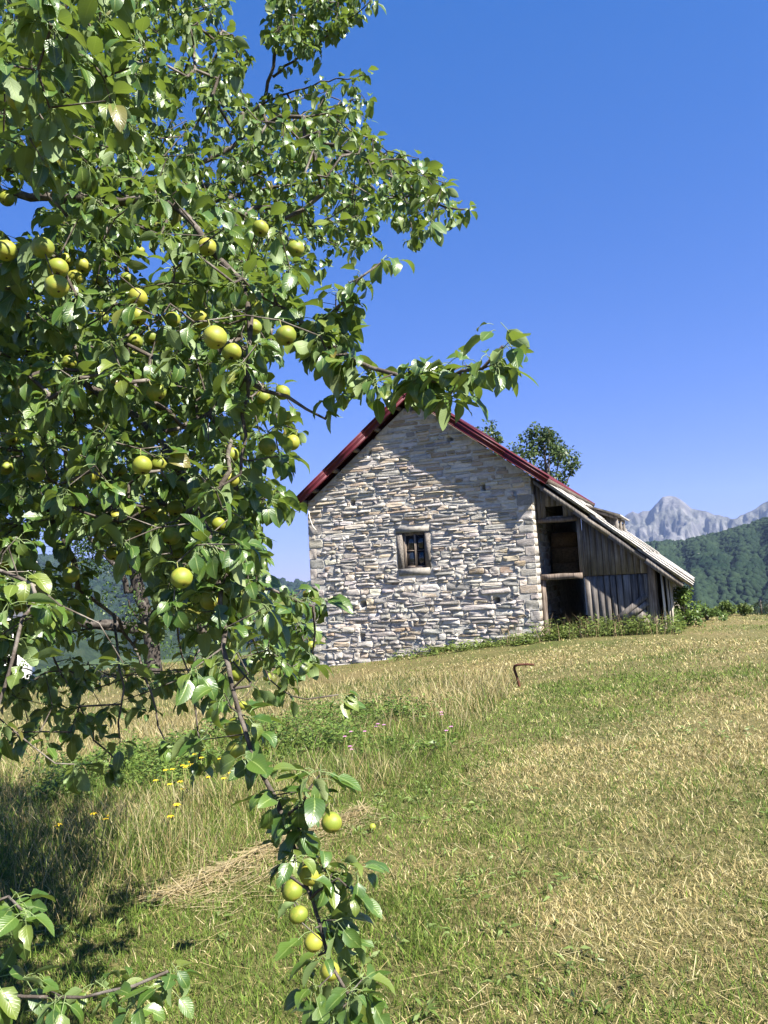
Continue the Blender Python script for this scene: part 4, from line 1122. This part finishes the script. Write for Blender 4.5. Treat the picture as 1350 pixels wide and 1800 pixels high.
# keep a clear view where the photograph shows sky between the leaves
P = np.concatenate(fill)
px_, py_, dd_ = project(P)
gaps = [(25, 345, 45, 55), (160, 995, 30, 25), (95, 960, 24, 20), (205, 1035, 55, 42), (180, 1125, 48, 22), (265, 452, 22, 16), (492, 925, 26, 18), (500, 1000, 22, 16), (440, 1110, 20, 18), (470, 130, 26, 30), (300, 1130, 28, 22), (70, 1140, 18, 18), (258, 1120, 16, 55)]
keep = np.ones(len(P), bool)
for (gx_, gy_, ga, gb) in gaps: keep &= (((px_ - gx_) / (ga + 24)) ** 2 + ((py_ - gy_) / (gb + 24)) ** 2) > 1
P = P[keep]
ids = sk.grow(np.concatenate([np.array(pear_tops), P]))
for i in ids[len(pear_tops):]:
    p = sk.p[i]; pa = sk.p[sk.par[i]]; d = p - pa; d /= np.linalg.norm(d) + 1e-9
    spur_pts.append((p, d * .7 + rng.normal(0, .35, 3), int(rng.integers(7, 12))))
for i in range(len(pear_tops)): spur_pts.append((pear_tops[i], np.array([0, 0, .6]) + rng.normal(0, .5, 3), 3))
RAD = sk.radii()
lim = set(limb_ids) | set(tid)
V, Q = sk.twigs([i for i in range(len(sk.p)) if i not in lim], np.minimum(RAD, .02))
o = link('twigs', make_mesh('twigs', V - troot, Q, smooth=True), M['bark'], tree); o['kind'] = 'stuff'

LP = []; LD = []; LS = []
for (p, o_, n) in spur_pts:
    o_ = np.asarray(o_, float); o_ = o_ / (np.linalg.norm(o_) + 1e-9)
    a0 = math.atan2(o_[1], o_[0])
    for k in range(n):
        az = a0 + rng.normal(0, 1.2) if rng.random() < .65 else rng.uniform(0, 2 * PI)
        el = rng.normal(-.55, .5)
        LD.append((math.cos(az) * math.cos(el), math.sin(az) * math.cos(el), math.sin(el))); LP.append(p + rng.normal(0, .006, 3)); LS.append(float(np.clip(rng.normal(.87, .20), .40, 1.25)))
LP = np.array(LP); LD = np.array(LD); LS = np.array(LS)
# leaves do not grow through the fruit
tipc = LP + LD * (.06 * LS)[:, None]
dmin = np.min(np.linalg.norm(tipc[:, None] - pear_pos[None], axis=2), axis=1)
vx = pear_pos - CAM; vd = np.linalg.norm(vx, axis=1); vx /= vd[:, None]
al = (tipc - CAM) @ vx.T; perp = np.linalg.norm((tipc - CAM)[:, None] - al[:, :, None] * vx[None], axis=2)
prob = np.array([.0 if (x < 130 and y < 300) else .4 if rng.random() < .12 and y < 1200 else .97 for (x, y, s_) in PEARS])
hide = ((al < vd[None] - .01) & (perp < .040) & (rng.random((len(LP), len(PEARS))) < prob[None])).any(1)
pl = limb_a; vl = pl - CAM; vld = np.linalg.norm(vl, axis=1); vl = vl / vld[:, None]
al2 = (tipc - CAM) @ vl.T; perp2 = np.linalg.norm((tipc - CAM)[:, None] - al2[:, :, None] * vl[None], axis=2)
hide |= ((al2 < vld[None] + .02) & (perp2 < .032)).any(1) & (rng.random(len(LP)) < .8)
ok = (dmin > .030) & ~hide
LP, LD, LS = LP[ok], LD[ok], LS[ok]
LR = basis(LD, rng.normal(0, .45, len(LP)))
px_, py_, dd_ = project(LP)
inside = (px_ > 0) & (px_ < 1350) & (py_ > 0) & (py_ < 1800)
order = np.argsort(np.where(inside, dd_ / LS, 99))
near_ix = order[:300]; rest = order[300:]
near_t = []
for (tv, tq, tuv) in leaf_set(22, 7, 5):
    me = make_mesh('leaf', tv, tq, {'leafuv': tuv, 'rnd': np.full(len(tv), rng.random())}, True); me.materials.append(M['leaf']); near_t.append(me)
for i in near_ix:
    o = link('leaf', near_t[int(rng.integers(len(near_t)))], None, tree)
    R3 = LR[i] * LS[i] * (.80 if dd_[i] < 1.52 else .93); p = LP[i] - troot
    o.matrix_local = Matrix([[R3[0][0], R3[0][1], R3[0][2], p[0]], [R3[1][0], R3[1][1], R3[1][2], p[1]], [R3[2][0], R3[2][1], R3[2][2], p[2]], [0, 0, 0, 1]])
mid_ix = rest[dd_[rest] < 3.4]; far_ix = rest[dd_[rest] >= 3.4]
for nm, ix, tm in (('foliage', mid_ix, leaf_set(24, 5, 3)), ('foliage', far_ix, leaf_set(24, 3, 3, False))):
    o = merged_leaves(nm, tm, LP[ix] - troot, LR[ix], LS[ix], M['leaf'], tree); o['kind'] = 'stuff'
print('leaves', len(LP), 'nodes', len(sk.p))

# ------------------------------------------------------------------ generic leafy crowns
def leaf_quad(L, W):
    V = np.array([(0, 0, 0), (W * .5, L * .42, .12 * L), (0, L, -.06 * L), (-W * .5, L * .42, .12 * L), (0, L * .45, 0)])
    return V, np.array([[0, 1, 4, 3], [4, 1, 2, 3]]), np.zeros((5, 2))
def clump_leaves(cent, rad, n, flat=1.0):
    d = rng.normal(0, 1, (n, 3)); d /= np.linalg.norm(d, axis=1)[:, None]
    return cent + d * rad * rng.random((n, 1)) ** .45 * np.array([1, 1, flat]), d
def leafy(name, parent, clumps, per, L, W, c0, c1, root, mat='foliage', tilt=.6, kind='stuff', c2=None):
    P = []; D = []
    for (c, r) in clumps:
        p, d = clump_leaves(np.asarray(c), r, max(8, int(per * (r / clumps[0][1]) ** 2)), .8); P.append(p); D.append(d)
    P = np.concatenate(P); D = np.concatenate(D)
    D = D * .7 + rng.normal(0, .6, D.shape); D[:, 2] -= tilt * .5
    Rm = basis(D, rng.normal(0, .8, len(P))); g = rng.random((len(P), 1))
    C = np.array(c0) * (1 - g) + np.array(c1) * g
    if c2 is not None: C = np.where(rng.random((len(P), 1)) < .12, np.array(c2), C)
    o = merged_leaves(name, [leaf_quad(L, W), leaf_quad(L * 1.2, W * .9), leaf_quad(L * .8, W)], P - root, Rm, rng.uniform(.7, 1.25, len(P)), M[mat], parent, C)
    if kind: o['kind'] = kind
    return o

# rear pear tree whose trunk shows under the near one
base = ground_hit(268, 1186); base = base * 1.0
rt = empty('pear_tree', (base[0], base[1], float(ground_z(base[0], base[1]))))
tag(rt, 'smaller pear tree with thick leaning trunk standing in dry grass behind the near branches', 'pear tree')
rroot = np.array(rt.location); dB = float((base - CAM) @ cf)
tp = smooth_line([rroot + [0, 0, -.3], at(268, 1150, dB), at(262, 1100, dB), at(250, 1060, dB), at(238, 1010, dB), at(225, 930, dB - .2), at(215, 830, dB - .5)], 16)
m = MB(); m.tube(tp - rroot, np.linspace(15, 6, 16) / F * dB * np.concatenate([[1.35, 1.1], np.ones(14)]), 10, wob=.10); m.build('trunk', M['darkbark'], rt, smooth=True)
for pts, r in (([(250, 1105), (225, 1103), (190, 1097), (155, 1098), (120, 1085), (80, 1060)], .16), ([(240, 1020), (225, 1045), (215, 1010), (170, 960), (120, 900)], .09), ([(240, 1010), (280, 940), (330, 880), (390, 840)], .09), ([(262, 1100), (232, 1075), (226, 1055)], .06)):
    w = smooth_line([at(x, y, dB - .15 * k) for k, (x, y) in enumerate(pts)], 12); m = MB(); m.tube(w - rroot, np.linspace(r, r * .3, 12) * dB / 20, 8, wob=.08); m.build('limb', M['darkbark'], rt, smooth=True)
cl = []
for k in range(120):
    a, q_ = rng.uniform(0, 2 * PI), rng.random() ** .5; x, y = 235 + 185 * q_ * math.cos(a), 905 + 100 * q_ * math.sin(a)
    cl.append((at(x, y, dB + rng.uniform(-1.6, 1.6) * (1.1 - q_)), rng.uniform(.35, .6)))
for (x, y) in [(180, 1060), (195, 1040), (230, 1080), (240, 1090), (60, 1120), (40, 1160), (90, 1180), (250, 1165), (225, 1070), (130, 1040), (285, 1050), (290, 1090), (275, 1030), (245, 1040), (265, 1010), (280, 1120), (150, 1110), (110, 1090), (300, 1140), (70, 1070)]: cl.append((at(x, y, dB + rng.uniform(-.9, .0)), .36))
cl.sort(key=lambda c: -c[1])
leafy('foliage', rt, cl, 150, .11, .065, (.03, .065, .014), (.075, .13, .026), rroot)

# oaks behind the barn roof
def oak(px, top, base_d, blobs, label, per=120):
    gx_, gy_, _ = at(px, 1050, base_d); g = float(ground_z(gx_, gy_))
    t = empty('oak_tree', (gx_, gy_, g)); tag(t, label, 'tree', 'oaks behind the barn'); r = np.array(t.location)
    topp = at(px, top, base_d)
    w = smooth_line([r + [0, 0, -.3], r * .6 + topp * .4 + [.2, 0, 0], topp - [0.0, 0, 1.6]], 12); m = MB(); m.tube(w - r, np.linspace(.26, .03, 12), 9, wob=.06); m.build('trunk', M['bark'], t, smooth=True)
    cl = [(at(x, y, base_d + rng.uniform(-1, 1)), s_) for (x, y, s_) in blobs]
    for (c, s_) in cl[::2]:
        f = rng.uniform(.45, .8); a = w[int(f * 11)]
        ln = smooth_line([a, (a + c) / 2 + [0, 0, .2], c], 6); m = MB(); m.tube(ln - r, np.linspace(.07, .015, 6), 6); m.build('limb', M['bark'], t, smooth=True)
    cl2 = []
    for (c, s_) in cl:
        for k in range(5): cl2.append((c + rng.normal(0, s_ * .5, 3), s_ * rng.uniform(.4, .7)))
    cl2.sort(key=lambda c: -c[1])
    o = leafy('crown', t, cl2, per * 2, .16, .11, (.022, .048, .012), (.085, .13, .036), r); return t
oak(957, 748, 33, [(955, 765, .5), (940, 755, .35), (965, 755, .35), (930, 785, .55), (955, 790, .6), (975, 785, .45), (985, 800, .5), (1003, 795, .45), (1012, 808, .35), (1005, 815, .35), (960, 815, .6), (925, 800, .5), (985, 828, .5), (905, 795, .35),
                  (940, 830, .7), (975, 850, .5), (930, 870, .9), (960, 890, 1.0), (915, 840, .6)], 'dark green oak crown rising above the lean-to roof', 130)
oak(866, 755, 35, [(858, 750, .3), (850, 762, .4), (868, 766, .35), (874, 772, .25), (860, 790, .6), (845, 800, .7), (865, 830, .9)], 'oak top just showing over the red barn roof', 110)

# shrubs by the lean-to and along the crest
def shrub(px, py, top, wpx, d, label, c0, c1, L=.09, W=.05, per=60, n=26, group=None, name='shrub'):
    g0 = at(px, py, d); gz_ = float(ground_z(g0[0], g0[1])); t = empty(name, (g0[0], g0[1], gz_)); tag(t, label, 'shrub', group); r = np.array(t.location)
    H = max(.35, (at(px, top, d)[2] - gz_)); Wd = wpx / F * d
    cl = []
    for k in range(n):
        h = rng.random() ** .8; sp = Wd * .5 * (1 - .75 * h) ; a = rng.uniform(0, 2 * PI); q_ = rng.random() ** .5
        cl.append((r + [math.cos(a) * sp * q_, math.sin(a) * sp * q_, H * h * .97 + .05], rng.uniform(.09, .20) * (1.1 - .5 * h) * max(.6, min(1.6, H))))
    for k in range(0, n, 3):
        c = cl[k][0]; ln = smooth_line([r + [0, 0, -.05], (r + c) / 2 + [0, 0, .08], c], 5); m = MB(); m.tube(ln - r, np.linspace(.018, .004, 5), 5); m.build('stem', M['bark'], t, smooth=True)
    cl.sort(key=lambda c: -c[1])
    leafy('leaves', t, cl, per, L, W, c0, c1, r, c2=(.16, .21, .05)); return t
shrub(1205, 1105, 1035, 75, 20.2, 'bright green leafy shrub with tall shoots beside the pale shed wall', (.05, .10, .02), (.13, .20, .04), .10, .055, 95, 46)
shrub(1185, 1112, 1075, 70, 19.6, 'low leafy shrub at the foot of the shed corner post', (.045, .09, .02), (.12, .18, .04), .08, .05, 80, 26)
shrub(1245, 1108, 1068, 70, 22.5, 'dense rounded shrub just right of the tall shoots by the shed', (.04, .085, .02), (.11, .17, .035), .08, .05, 85, 34)
shrub(1282, 1104, 1062, 60, 25.0, 'paler shrub at the meadow crest past the shed', (.05, .09, .02), (.13, .18, .04), .09, .05, 85, 30)
shrub(1310, 1103, 1082, 50, 25.5, 'low patch of shrub between the crest bushes and the dark conifer', (.05, .09, .02), (.13, .17, .04), .08, .05, 70, 18)
# small dark conifer on the crest
g0 = at(1341, 1100, 27.0); cz = float(ground_z(g0[0], g0[1])); co = empty('conifer', (g0[0], g0[1], cz)); tag(co, 'small dark conifer standing on the right meadow crest', 'tree'); r = np.array(co.location)
H = at(1340, 1055, 27)[2] - cz
m = MB(); m.tube([(0, 0, -.2), (0, 0, H)], [.05, .012], 7); m.build('trunk', M['bark'], co, smooth=True)
cl = []
for k in range(60):
    h = rng.random() ** 1.2; a = rng.uniform(0, 6.28); sp = .55 * (1 - h) + .06; cl.append((r + [math.cos(a) * sp, math.sin(a) * sp, .12 + h * (H - .15) - sp * .12], .16 * (1.15 - h)))
cl.sort(key=lambda c: -c[1]); leafy('crown', co, cl, 90, .07, .018, (.012, .026, .012), (.035, .058, .022), r, tilt=.9)

# white-walled house half hidden at the left
hb = at(-30, 1110, 34.0); gz_ = float(ground_z(hb[0], hb[1])); hs2 = empty('white_house', (hb[0], hb[1], gz_), .35); tag(hs2, 'white walled house corner behind the pear leaves at the meadow edge', 'house')
zt = at(20, 1070, 34)[2] - gz_
m = MB(); m.box((-6, 0, -3), (1.6, 6, zt)); m.build('wall', M['white'], hs2)
m = MB(); m.add([[-6.4, -.4, zt + .01], [2.0, -.4, zt + .01], [2.0, 6.4, zt + .01], [-6.4, 6.4, zt + .01], [-6.4, 3, zt + 2.2], [2.0, 3, zt + 2.2]], [[0, 1, 5, 4], [2, 3, 4, 5], [3, 2, 1, 0]], [[0, 4, 3], [1, 2, 5]]); m.build('roof', M['farroof'], hs2)
m = MB(); m.box((-.4, -.05, .4), (.6, .06, zt - .5)); m.build('window', M['glass'], hs2)

# ------------------------------------------------------------------ grass
def W2(pts): return [tuple(ground_hit(x, y)[:2]) for x, y in pts]
tall_poly = W2([(-80, 1640), (120, 1640), (255, 1600), (340, 1545), (450, 1492), (560, 1445), (640, 1400), (740, 1352), (815, 1315), (850, 1270), (905, 1212), (925, 1188), (700, 1178), (560, 1190), (-80, 1215)])
tall_poly += [(-14, 18), (-9, 3)]
weed_poly = W2([(360, 1300), (520, 1262), (680, 1248), (760, 1262), (820, 1290), (800, 1330), (700, 1345), (560, 1330), (420, 1360), (200, 1420), (40, 1420), (60, 1360), (200, 1330)])
swath_a = [W2([(x, y)])[0] for x, y in ((285, 1590), (380, 1545), (470, 1502), (560, 1462), (640, 1430))]
def dist_path(x, y, path):
    d = np.full(np.shape(x), 1e9)
    for (a, b_) in zip(path[:-1], path[1:]):
        ax, ay = a; bx, by = b_; L2 = (bx - ax) ** 2 + (by - ay) ** 2
        t = np.clip(((x - ax) * (bx - ax) + (y - ay) * (by - ay)) / L2, 0, 1)
        d = np.minimum(d, np.hypot(x - ax - t * (bx - ax), y - ay - t * (by - ay)))
    return d
def in_barn(x, y, pad=0.0):
    dx = x - BO[0]; dy = y - BO[1]; u = dx * BU[0] + dy * BU[1]; v = dx * BV[0] + dy * BV[1]
    return ((u > UL - pad) & (u < UR + .02 + pad) & (v > -.03 - pad) & (v < LEN)) | ((u > UR - pad) & (u < su) & (v > YF - .06 - pad) & (v < LEN))
def blades(name, x, y, h, w, lean, colr, label, segs=2, cat='grass', bend=.5, tipc=None):
    n = len(x); z = ground_z(x, y) - .005
    a = rng.uniform(0, 2 * PI, n); b_ = rng.uniform(0, 2 * PI, n)
    side = np.stack([np.cos(a), np.sin(a), np.zeros(n)], -1); ld = np.stack([np.cos(b_), np.sin(b_), np.zeros(n)], -1)
    base_ = np.stack([x, y, z], -1); up = np.array([0, 0, 1.0])
    lv = []
    for k in range(segs + 1):
        t = k / segs; hh = h * t; off = ld * (lean * h * (t * (1 - bend) + bend * t * t))[:, None]
        c = base_ + off + up * (hh * np.sqrt(np.clip(1 - (lean * t) ** 2 * .5, .15, 1)))[:, None]
        if k < segs: lv.append(c - side * (w * (1 - t * .55) / 2)[:, None]); lv.append(c + side * (w * (1 - t * .55) / 2)[:, None])
        else: lv.append(c)
    V = np.stack(lv, 1); m_ = V.shape[1]; o_ = (np.arange(n) * m_)[:, None]
    Q = [np.array([[2 * k, 2 * k + 1, 2 * k + 3, 2 * k + 2]]) + o_ for k in range(segs - 1)]; T = np.array([[2 * segs - 2, 2 * segs - 1, 2 * segs]]) + o_
    C = np.repeat(colr[:, None], m_, 1)
    if tipc is not None: C[:, -1] = tipc
    o = link(name, make_mesh(name, V.reshape(-1, 3), ([np.concatenate(Q)] if Q else []) + [T], {'col': C.reshape(-1, 3)}), M['grass'])
    return tag(o, label, cat, kind='stuff')
def field(r0, r1, dens, a0=-32, a1=33):
    n = int(dens * (r1 ** 2 - r0 ** 2) * (a1 - a0) * PI / 360)
    r = np.sqrt(rng.uniform(r0 ** 2, r1 ** 2, n)); a = np.radians(rng.uniform(a0, a1, n)); x = r * np.sin(a); y = r * np.cos(a)
    k = ~in_barn(x, y, .0); return x[k], y[k], r[k]
GREEN = np.array([[.090, .150, .020], [.125, .19, .028], [.165, .215, .046], [.07, .12, .018]])
STRAW = np.array([[.36, .295, .13], [.44, .37, .18], [.27, .215, .09], [.50, .44, .25]])
def dryness(x, y):
    d = .36 + 1.3 * (fbm(x / .9 + 3, y / .9, 3) - .5) + 1.5 * (fbm(x / 3.3, y / 3.3 + 8, 2) - .5) + .16 * np.clip((x - .3) / 2.0, -1, 1) + .20 * sm(y, 7, 15)
    d = .14 + .76 * sm(d, .08, .78)
    return np.clip(d, .05, .94)
X = []; Y = []; RR = []
for (r0, r1, de) in ((2.2, 4.5, 8800), (4.5, 7.5, 4300), (7.5, 12, 1650), (12, 18, 560), (18, 32, 110)):
    x, y, r = field(r0, r1, de); X.append(x); Y.append(y); RR.append(r)
for (r0, r1, de, a0, a1) in ((1.8, 7, 2200, 33, 52), (1.8, 7, 1500, -52, -32), (1.4, 2.2, 2500, -45, 50), (7, 14, 450, 33, 46)):
    x, y, r = field(r0, r1, de, a0, a1); X.append(x); Y.append(y); RR.append(r)
x, y, r = map(np.concatenate, (X, Y, RR))
tall = inpoly(x, y, tall_poly)
# mown turf
k = ~tall | (rng.random(len(x)) < .35)
x1, y1, r1_ = x[k], y[k], r[k]; n = len(x1)
dry = rng.random(n) < dryness(x1, y1)
C = np.where(dry[:, None], STRAW[rng.integers(0, 4, n)], GREEN[rng.integers(0, 4, n)]) * rng.uniform(.65, 1.25, (n, 1)) * (.72 + .56 * fbm(x1 / .35 + 2, y1 / .35, 2))[:, None]
h = rng.gamma(5, .0075, n) * np.where(dry, .8, 1.0) * (1 + .5 * (fbm(x1 / .5, y1 / .5, 2) > .6)); w = rng.uniform(.0026, .0060, n) * (1 + np.clip(r1_ - 4, 0, None) * .20)
lean = np.where(dry, rng.uniform(.5, 1.6, n), rng.uniform(.2, 1.1, n))
blades('mown_grass', x1, y1, h, w, lean, C, 'short mown grass, part green and part dry straw', 2)
# tall unmown grass
x2, y2, r2 = x[tall], y[tall], r[tall]; kk = rng.random(len(x2)) < .42; x2, y2, r2 = x2[kk], y2[kk], r2[kk]; n = len(x2)
wd = inpoly(x2, y2, weed_poly)
far_ = sm(y2, 6, 12)
dry = rng.random(n) < np.clip(.20 + .6 * far_ + .8 * (fbm(x2 / 1.3, y2 / 1.3, 3) - .5) - .35 * wd, .05, .95)
C = np.where(dry[:, None], STRAW[rng.integers(0, 4, n)] * .82, GREEN[rng.integers(0, 4, n)]) * rng.uniform(.7, 1.2, (n, 1))
h = rng.gamma(6, .021, n) * np.where(dry, 1.2, .9) * (.6 + .9 * fbm(x2 / .5, y2 / .5, 2)) * np.where(y2 > 14, .7, 1.0); w = rng.uniform(.003, .0055, n) * (1 + np.clip(r2 - 5, 0, None) * .16)
blades('tall_grass', x2, y2, h, w, rng.uniform(.15, .95, n), C, 'tall unmown grass with dry seed stems around the pear tree', 3, bend=.6)
# broad-leaved weeds in the mown turf and in the unmown patch
def broad(name, x, y, n_each, L, W, hgt, c0, c1, label, cat='weeds', spread=.06):
    n = len(x); P = []; D = []
    for k in range(n):
        for j in range(n_each):
            a = rng.uniform(0, 2 * PI); P.append((x[k] + math.cos(a) * rng.random() * spread, y[k] + math.sin(a) * rng.random() * spread, rng.random() ** .7 * hgt[k])); D.append((math.cos(a), math.sin(a), rng.normal(.15, .35)))
    P = np.array(P); P[:, 2] += ground_z(P[:, 0], P[:, 1]) + .004; D = np.array(D); g = rng.random((len(P), 1))
    Cc = np.array(c0) * (1 - g) + np.array(c1) * g
    o = merged_leaves(name, [leaf_quad(L, W), leaf_quad(L * 1.3, W * .8)], P, basis(D, rng.normal(0, .5, len(P))), rng.uniform(.6, 1.3, len(P)), M['foliage'], None, Cc)
    return tag(o, label, cat, kind='stuff')
xs_, ys_, rs_ = field(2.2, 9, 16); kk = (fbm(xs_ / .8 + 4, ys_ / .8, 2) > .52); xs_, ys_ = xs_[kk], ys_[kk]
broad('broadleaf_weeds', xs_, ys_, 7, .045, .017, np.full(len(xs_), .03), (.11, .17, .04), (.20, .26, .09), 'low plantain and clover leaves scattered in the mown turf', spread=.03)
xs_, ys_, rs_ = field(4, 13, 46); kk = inpoly(xs_, ys_, weed_poly) & (fbm(xs_ / .8, ys_ / .8, 2) > .47); xs_, ys_ = xs_[kk], ys_[kk]
hh_ = .05 + .5 * fbm(xs_ / .6 + 7, ys_ / .6, 2) * rng.random(len(xs_))
broad('leafy_weeds', xs_, ys_, 26, .05, .03, hh_, (.06, .115, .02), (.15, .21, .045), 'knee high green weeds growing in the unmown grass', spread=.10)
# nettles and weeds along the barn foot
uu_ = rng.uniform(-1.5, 6.5, 520); vv_ = -rng.random(520) ** 1.4 * .75 - .06
vv_ = np.where(uu_ > UR + .1, vv_ + .25, vv_)
wts = sm(uu_, -1.6, 1.5) * .6 + .4 * (uu_ > 2.6); kk = rng.random(520) < wts
pw = np.array([barn_w(a, b_) for a, b_ in zip(uu_[kk], vv_[kk])]); hh_ = (.06 + .46 * rng.random(len(pw)) ** 1.6) * np.where(uu_[kk] > 3.0, 1.0, .5)
broad('nettles', pw[:, 0], pw[:, 1], 15, .085, .045, hh_, (.075, .12, .025), (.20, .25, .07), 'strip of green nettles along the foot of the barn and shed', spread=.13)
n = 420; uu_ = rng.uniform(2.2, 6.4, n); vv_ = rng.uniform(-.8, .25, n); pw = np.array([barn_w(a, b_) for a, b_ in zip(uu_, vv_)])
blades('seed_stems', pw[:, 0], pw[:, 1], rng.uniform(.12, .7, n), np.full(n, .010), rng.uniform(.1, .6, n), np.where(rng.random((n, 1)) < .5, np.array([.30, .22, .13]), np.array([.12, .16, .05])), 'thin brownish seed stems in front of the shed door', 3)
# swath of raked hay
n = 1150; pa = np.array(swath_a); t = rng.random(n) * (len(pa) - 1); i0 = t.astype(int).clip(0, len(pa) - 2); f = t - i0
c_ = pa[i0] * (1 - f)[:, None] + pa[i0 + 1] * f[:, None]; d_ = pa[-1] - pa[0]; d_ = d_ / np.linalg.norm(d_); s_ = np.array([-d_[1], d_[0]])
of = rng.laplace(0, .11, n) * (.6 + .8 * (1 - t / 4)); c_ = c_ + s_ * of[:, None]
hz = ground_z(c_[:, 0], c_[:, 1]) + np.maximum(.02, (.07 * np.exp(-(of / .10) ** 2)) * rng.random(n))
an = math.atan2(d_[1], d_[0]) + rng.normal(0, .6, n); Ls = rng.uniform(.10, .28, n); dirv = np.stack([np.cos(an), np.sin(an), rng.normal(-.02, .12, n)], -1); sd = np.stack([-np.sin(an), np.cos(an), np.zeros(n)], -1) * .0022
cc = np.stack([c_[:, 0], c_[:, 1], hz], -1); V = np.stack([cc - dirv * (Ls / 2)[:, None] - sd, cc - dirv * (Ls / 2)[:, None] + sd, cc + dirv * (Ls / 2)[:, None] + sd + [0, 0, -.01], cc + dirv * (Ls / 2)[:, None] - sd + [0, 0, -.01]], 1)
C = np.repeat((np.array([[.42, .34, .19], [.48, .40, .24], [.33, .26, .13]])[rng.integers(0, 3, n)] * rng.uniform(.75, 1.15, (n, 1)))[:, None], 4, 1)
o = link('hay_swath', make_mesh('hay_swath', V.reshape(-1, 3), np.arange(n * 4).reshape(-1, 4), {'col': C.reshape(-1, 3)}), M['grass']); tag(o, 'raked line of dry hay lying along the edge of the unmown grass', 'hay', kind='stuff')
# loose straw lying on the turf
n = 5200; x, y, r = field(2.2, 12, 30); x, y = x[:n], y[:n]; n = len(x); an = rng.uniform(0, 6.28, n); Ls = rng.uniform(.05, .22, n); z = ground_z(x, y) + rng.uniform(.01, .045, n)
cc = np.stack([x, y, z], -1); dirv = np.stack([np.cos(an), np.sin(an), rng.normal(0, .1, n)], -1) * (Ls / 2)[:, None]; sd = np.stack([-np.sin(an), np.cos(an), np.zeros(n)], -1) * .0016
V = np.stack([cc - dirv - sd, cc - dirv + sd, cc + dirv + sd, cc + dirv - sd], 1); C = np.repeat(STRAW[rng.integers(0, 4, n)][:, None], 4, 1)
o = link('loose_straw', make_mesh('loose_straw', V.reshape(-1, 3), np.arange(n * 4).reshape(-1, 4), {'col': C.reshape(-1, 3)}), M['grass']); tag(o, 'loose dry straw stalks lying on the mown turf', 'straw', kind='stuff')

# yellow and pink wildflowers
M['yellow'] = mat_plain('yellow_petals', (.75, .50, .02), .6, .15, 30); M['pink'] = mat_plain('pink_petals', (.50, .22, .40), .6, .2, 30)
def flower(px, py, col_, label, group, H=.38, heads=3):
    g = ground_hit(px, py + 18); t = empty('wildflower', (g[0], g[1], float(ground_z(g[0], g[1])))); tag(t, label, 'flower', group)
    for k in range(heads):
        tip = np.array([rng.normal(0, .05), rng.normal(0, .05), H * rng.uniform(.75, 1.05)])
        m = MB(); m.tube([(0, 0, -.02), tip * .5 + [0, 0, .02], tip], .003, 4); m.build('stem', M['stalk'], t)
        m = MB()
        for q_ in range(6):
            a = q_ * PI / 3; r_ = .016; m.add([tip, tip + [math.cos(a - .4) * r_, math.sin(a - .4) * r_, .008], tip + [math.cos(a) * r_ * 1.6, math.sin(a) * r_ * 1.6, .002], tip + [math.cos(a + .4) * r_, math.sin(a + .4) * r_, .008]], [[0, 1, 2, 3]])
        m.build('blossom', M[col_], t)
for (x, y) in [(345, 1390), (332, 1410), (398, 1385), (425, 1402), (300, 1428), (393, 1430), (323, 1453), (170, 1520), (117, 1568), (420, 1410), (305, 1518), (352, 1398)]:
    flower(x, y, 'yellow', 'small yellow wildflower on a thin stem in the unmown grass', 'yellow wildflowers in the unmown grass')
for (x, y) in [(676, 1315), (617, 1328), (782, 1292), (785, 1325), (650, 1190 + 130), (612, 1350)]:
    flower(x, y, 'pink', 'small pink wildflower beside the green weeds', 'pink wildflowers by the weeds', .34, 2)

# bent rusty rod stuck in the grass
g = ground_hit(913, 1208); dR_ = float((g - CAM) @ cf)
rod = smooth_line([g + [0.02, 0, -.15], at(911, 1198, dR_), at(906, 1182, dR_), at(904, 1174, dR_), at(907, 1169.5, dR_ - .05), at(922, 1168, dR_ - .1), at(939, 1168.5, dR_ - .15)], 20)
m = MB(); m.tube(rod, np.linspace(.026, .016, 20), 7, wob=.06); o = m.build('bent_rod', M['rust'], smooth=True); tag(o, 'bent rusty iron rod sticking up from the grass before the barn', 'rod')
# fallen pear
g = ground_hit(655, 1463); fp = add_pear(None, g + np.array([0, 0, .035]), (0.6, -.3, .5), .05, 'fallen_pear'); tag(fp, 'yellow fallen pear lying alone on the mown grass', 'pear')

# ------------------------------------------------------------------ haze
t = NT('haze_air'); pv = t.n('ShaderNodeVolumePrincipled'); pv.inputs['Color'].default_value = (.46, .62, 1.0, 1); pv.inputs['Density'].default_value = 0.00005; pv.inputs['Anisotropy'].default_value = 0.2
t.l(pv.outputs[0], t.out.inputs['Volume'])
m = MB(); m.box((-9500, -9500, -175), (9500, 9500, 900)); o = m.build('haze', t.m); tag(o, 'pale blue summer haze in the valley air', 'haze', kind='stuff')
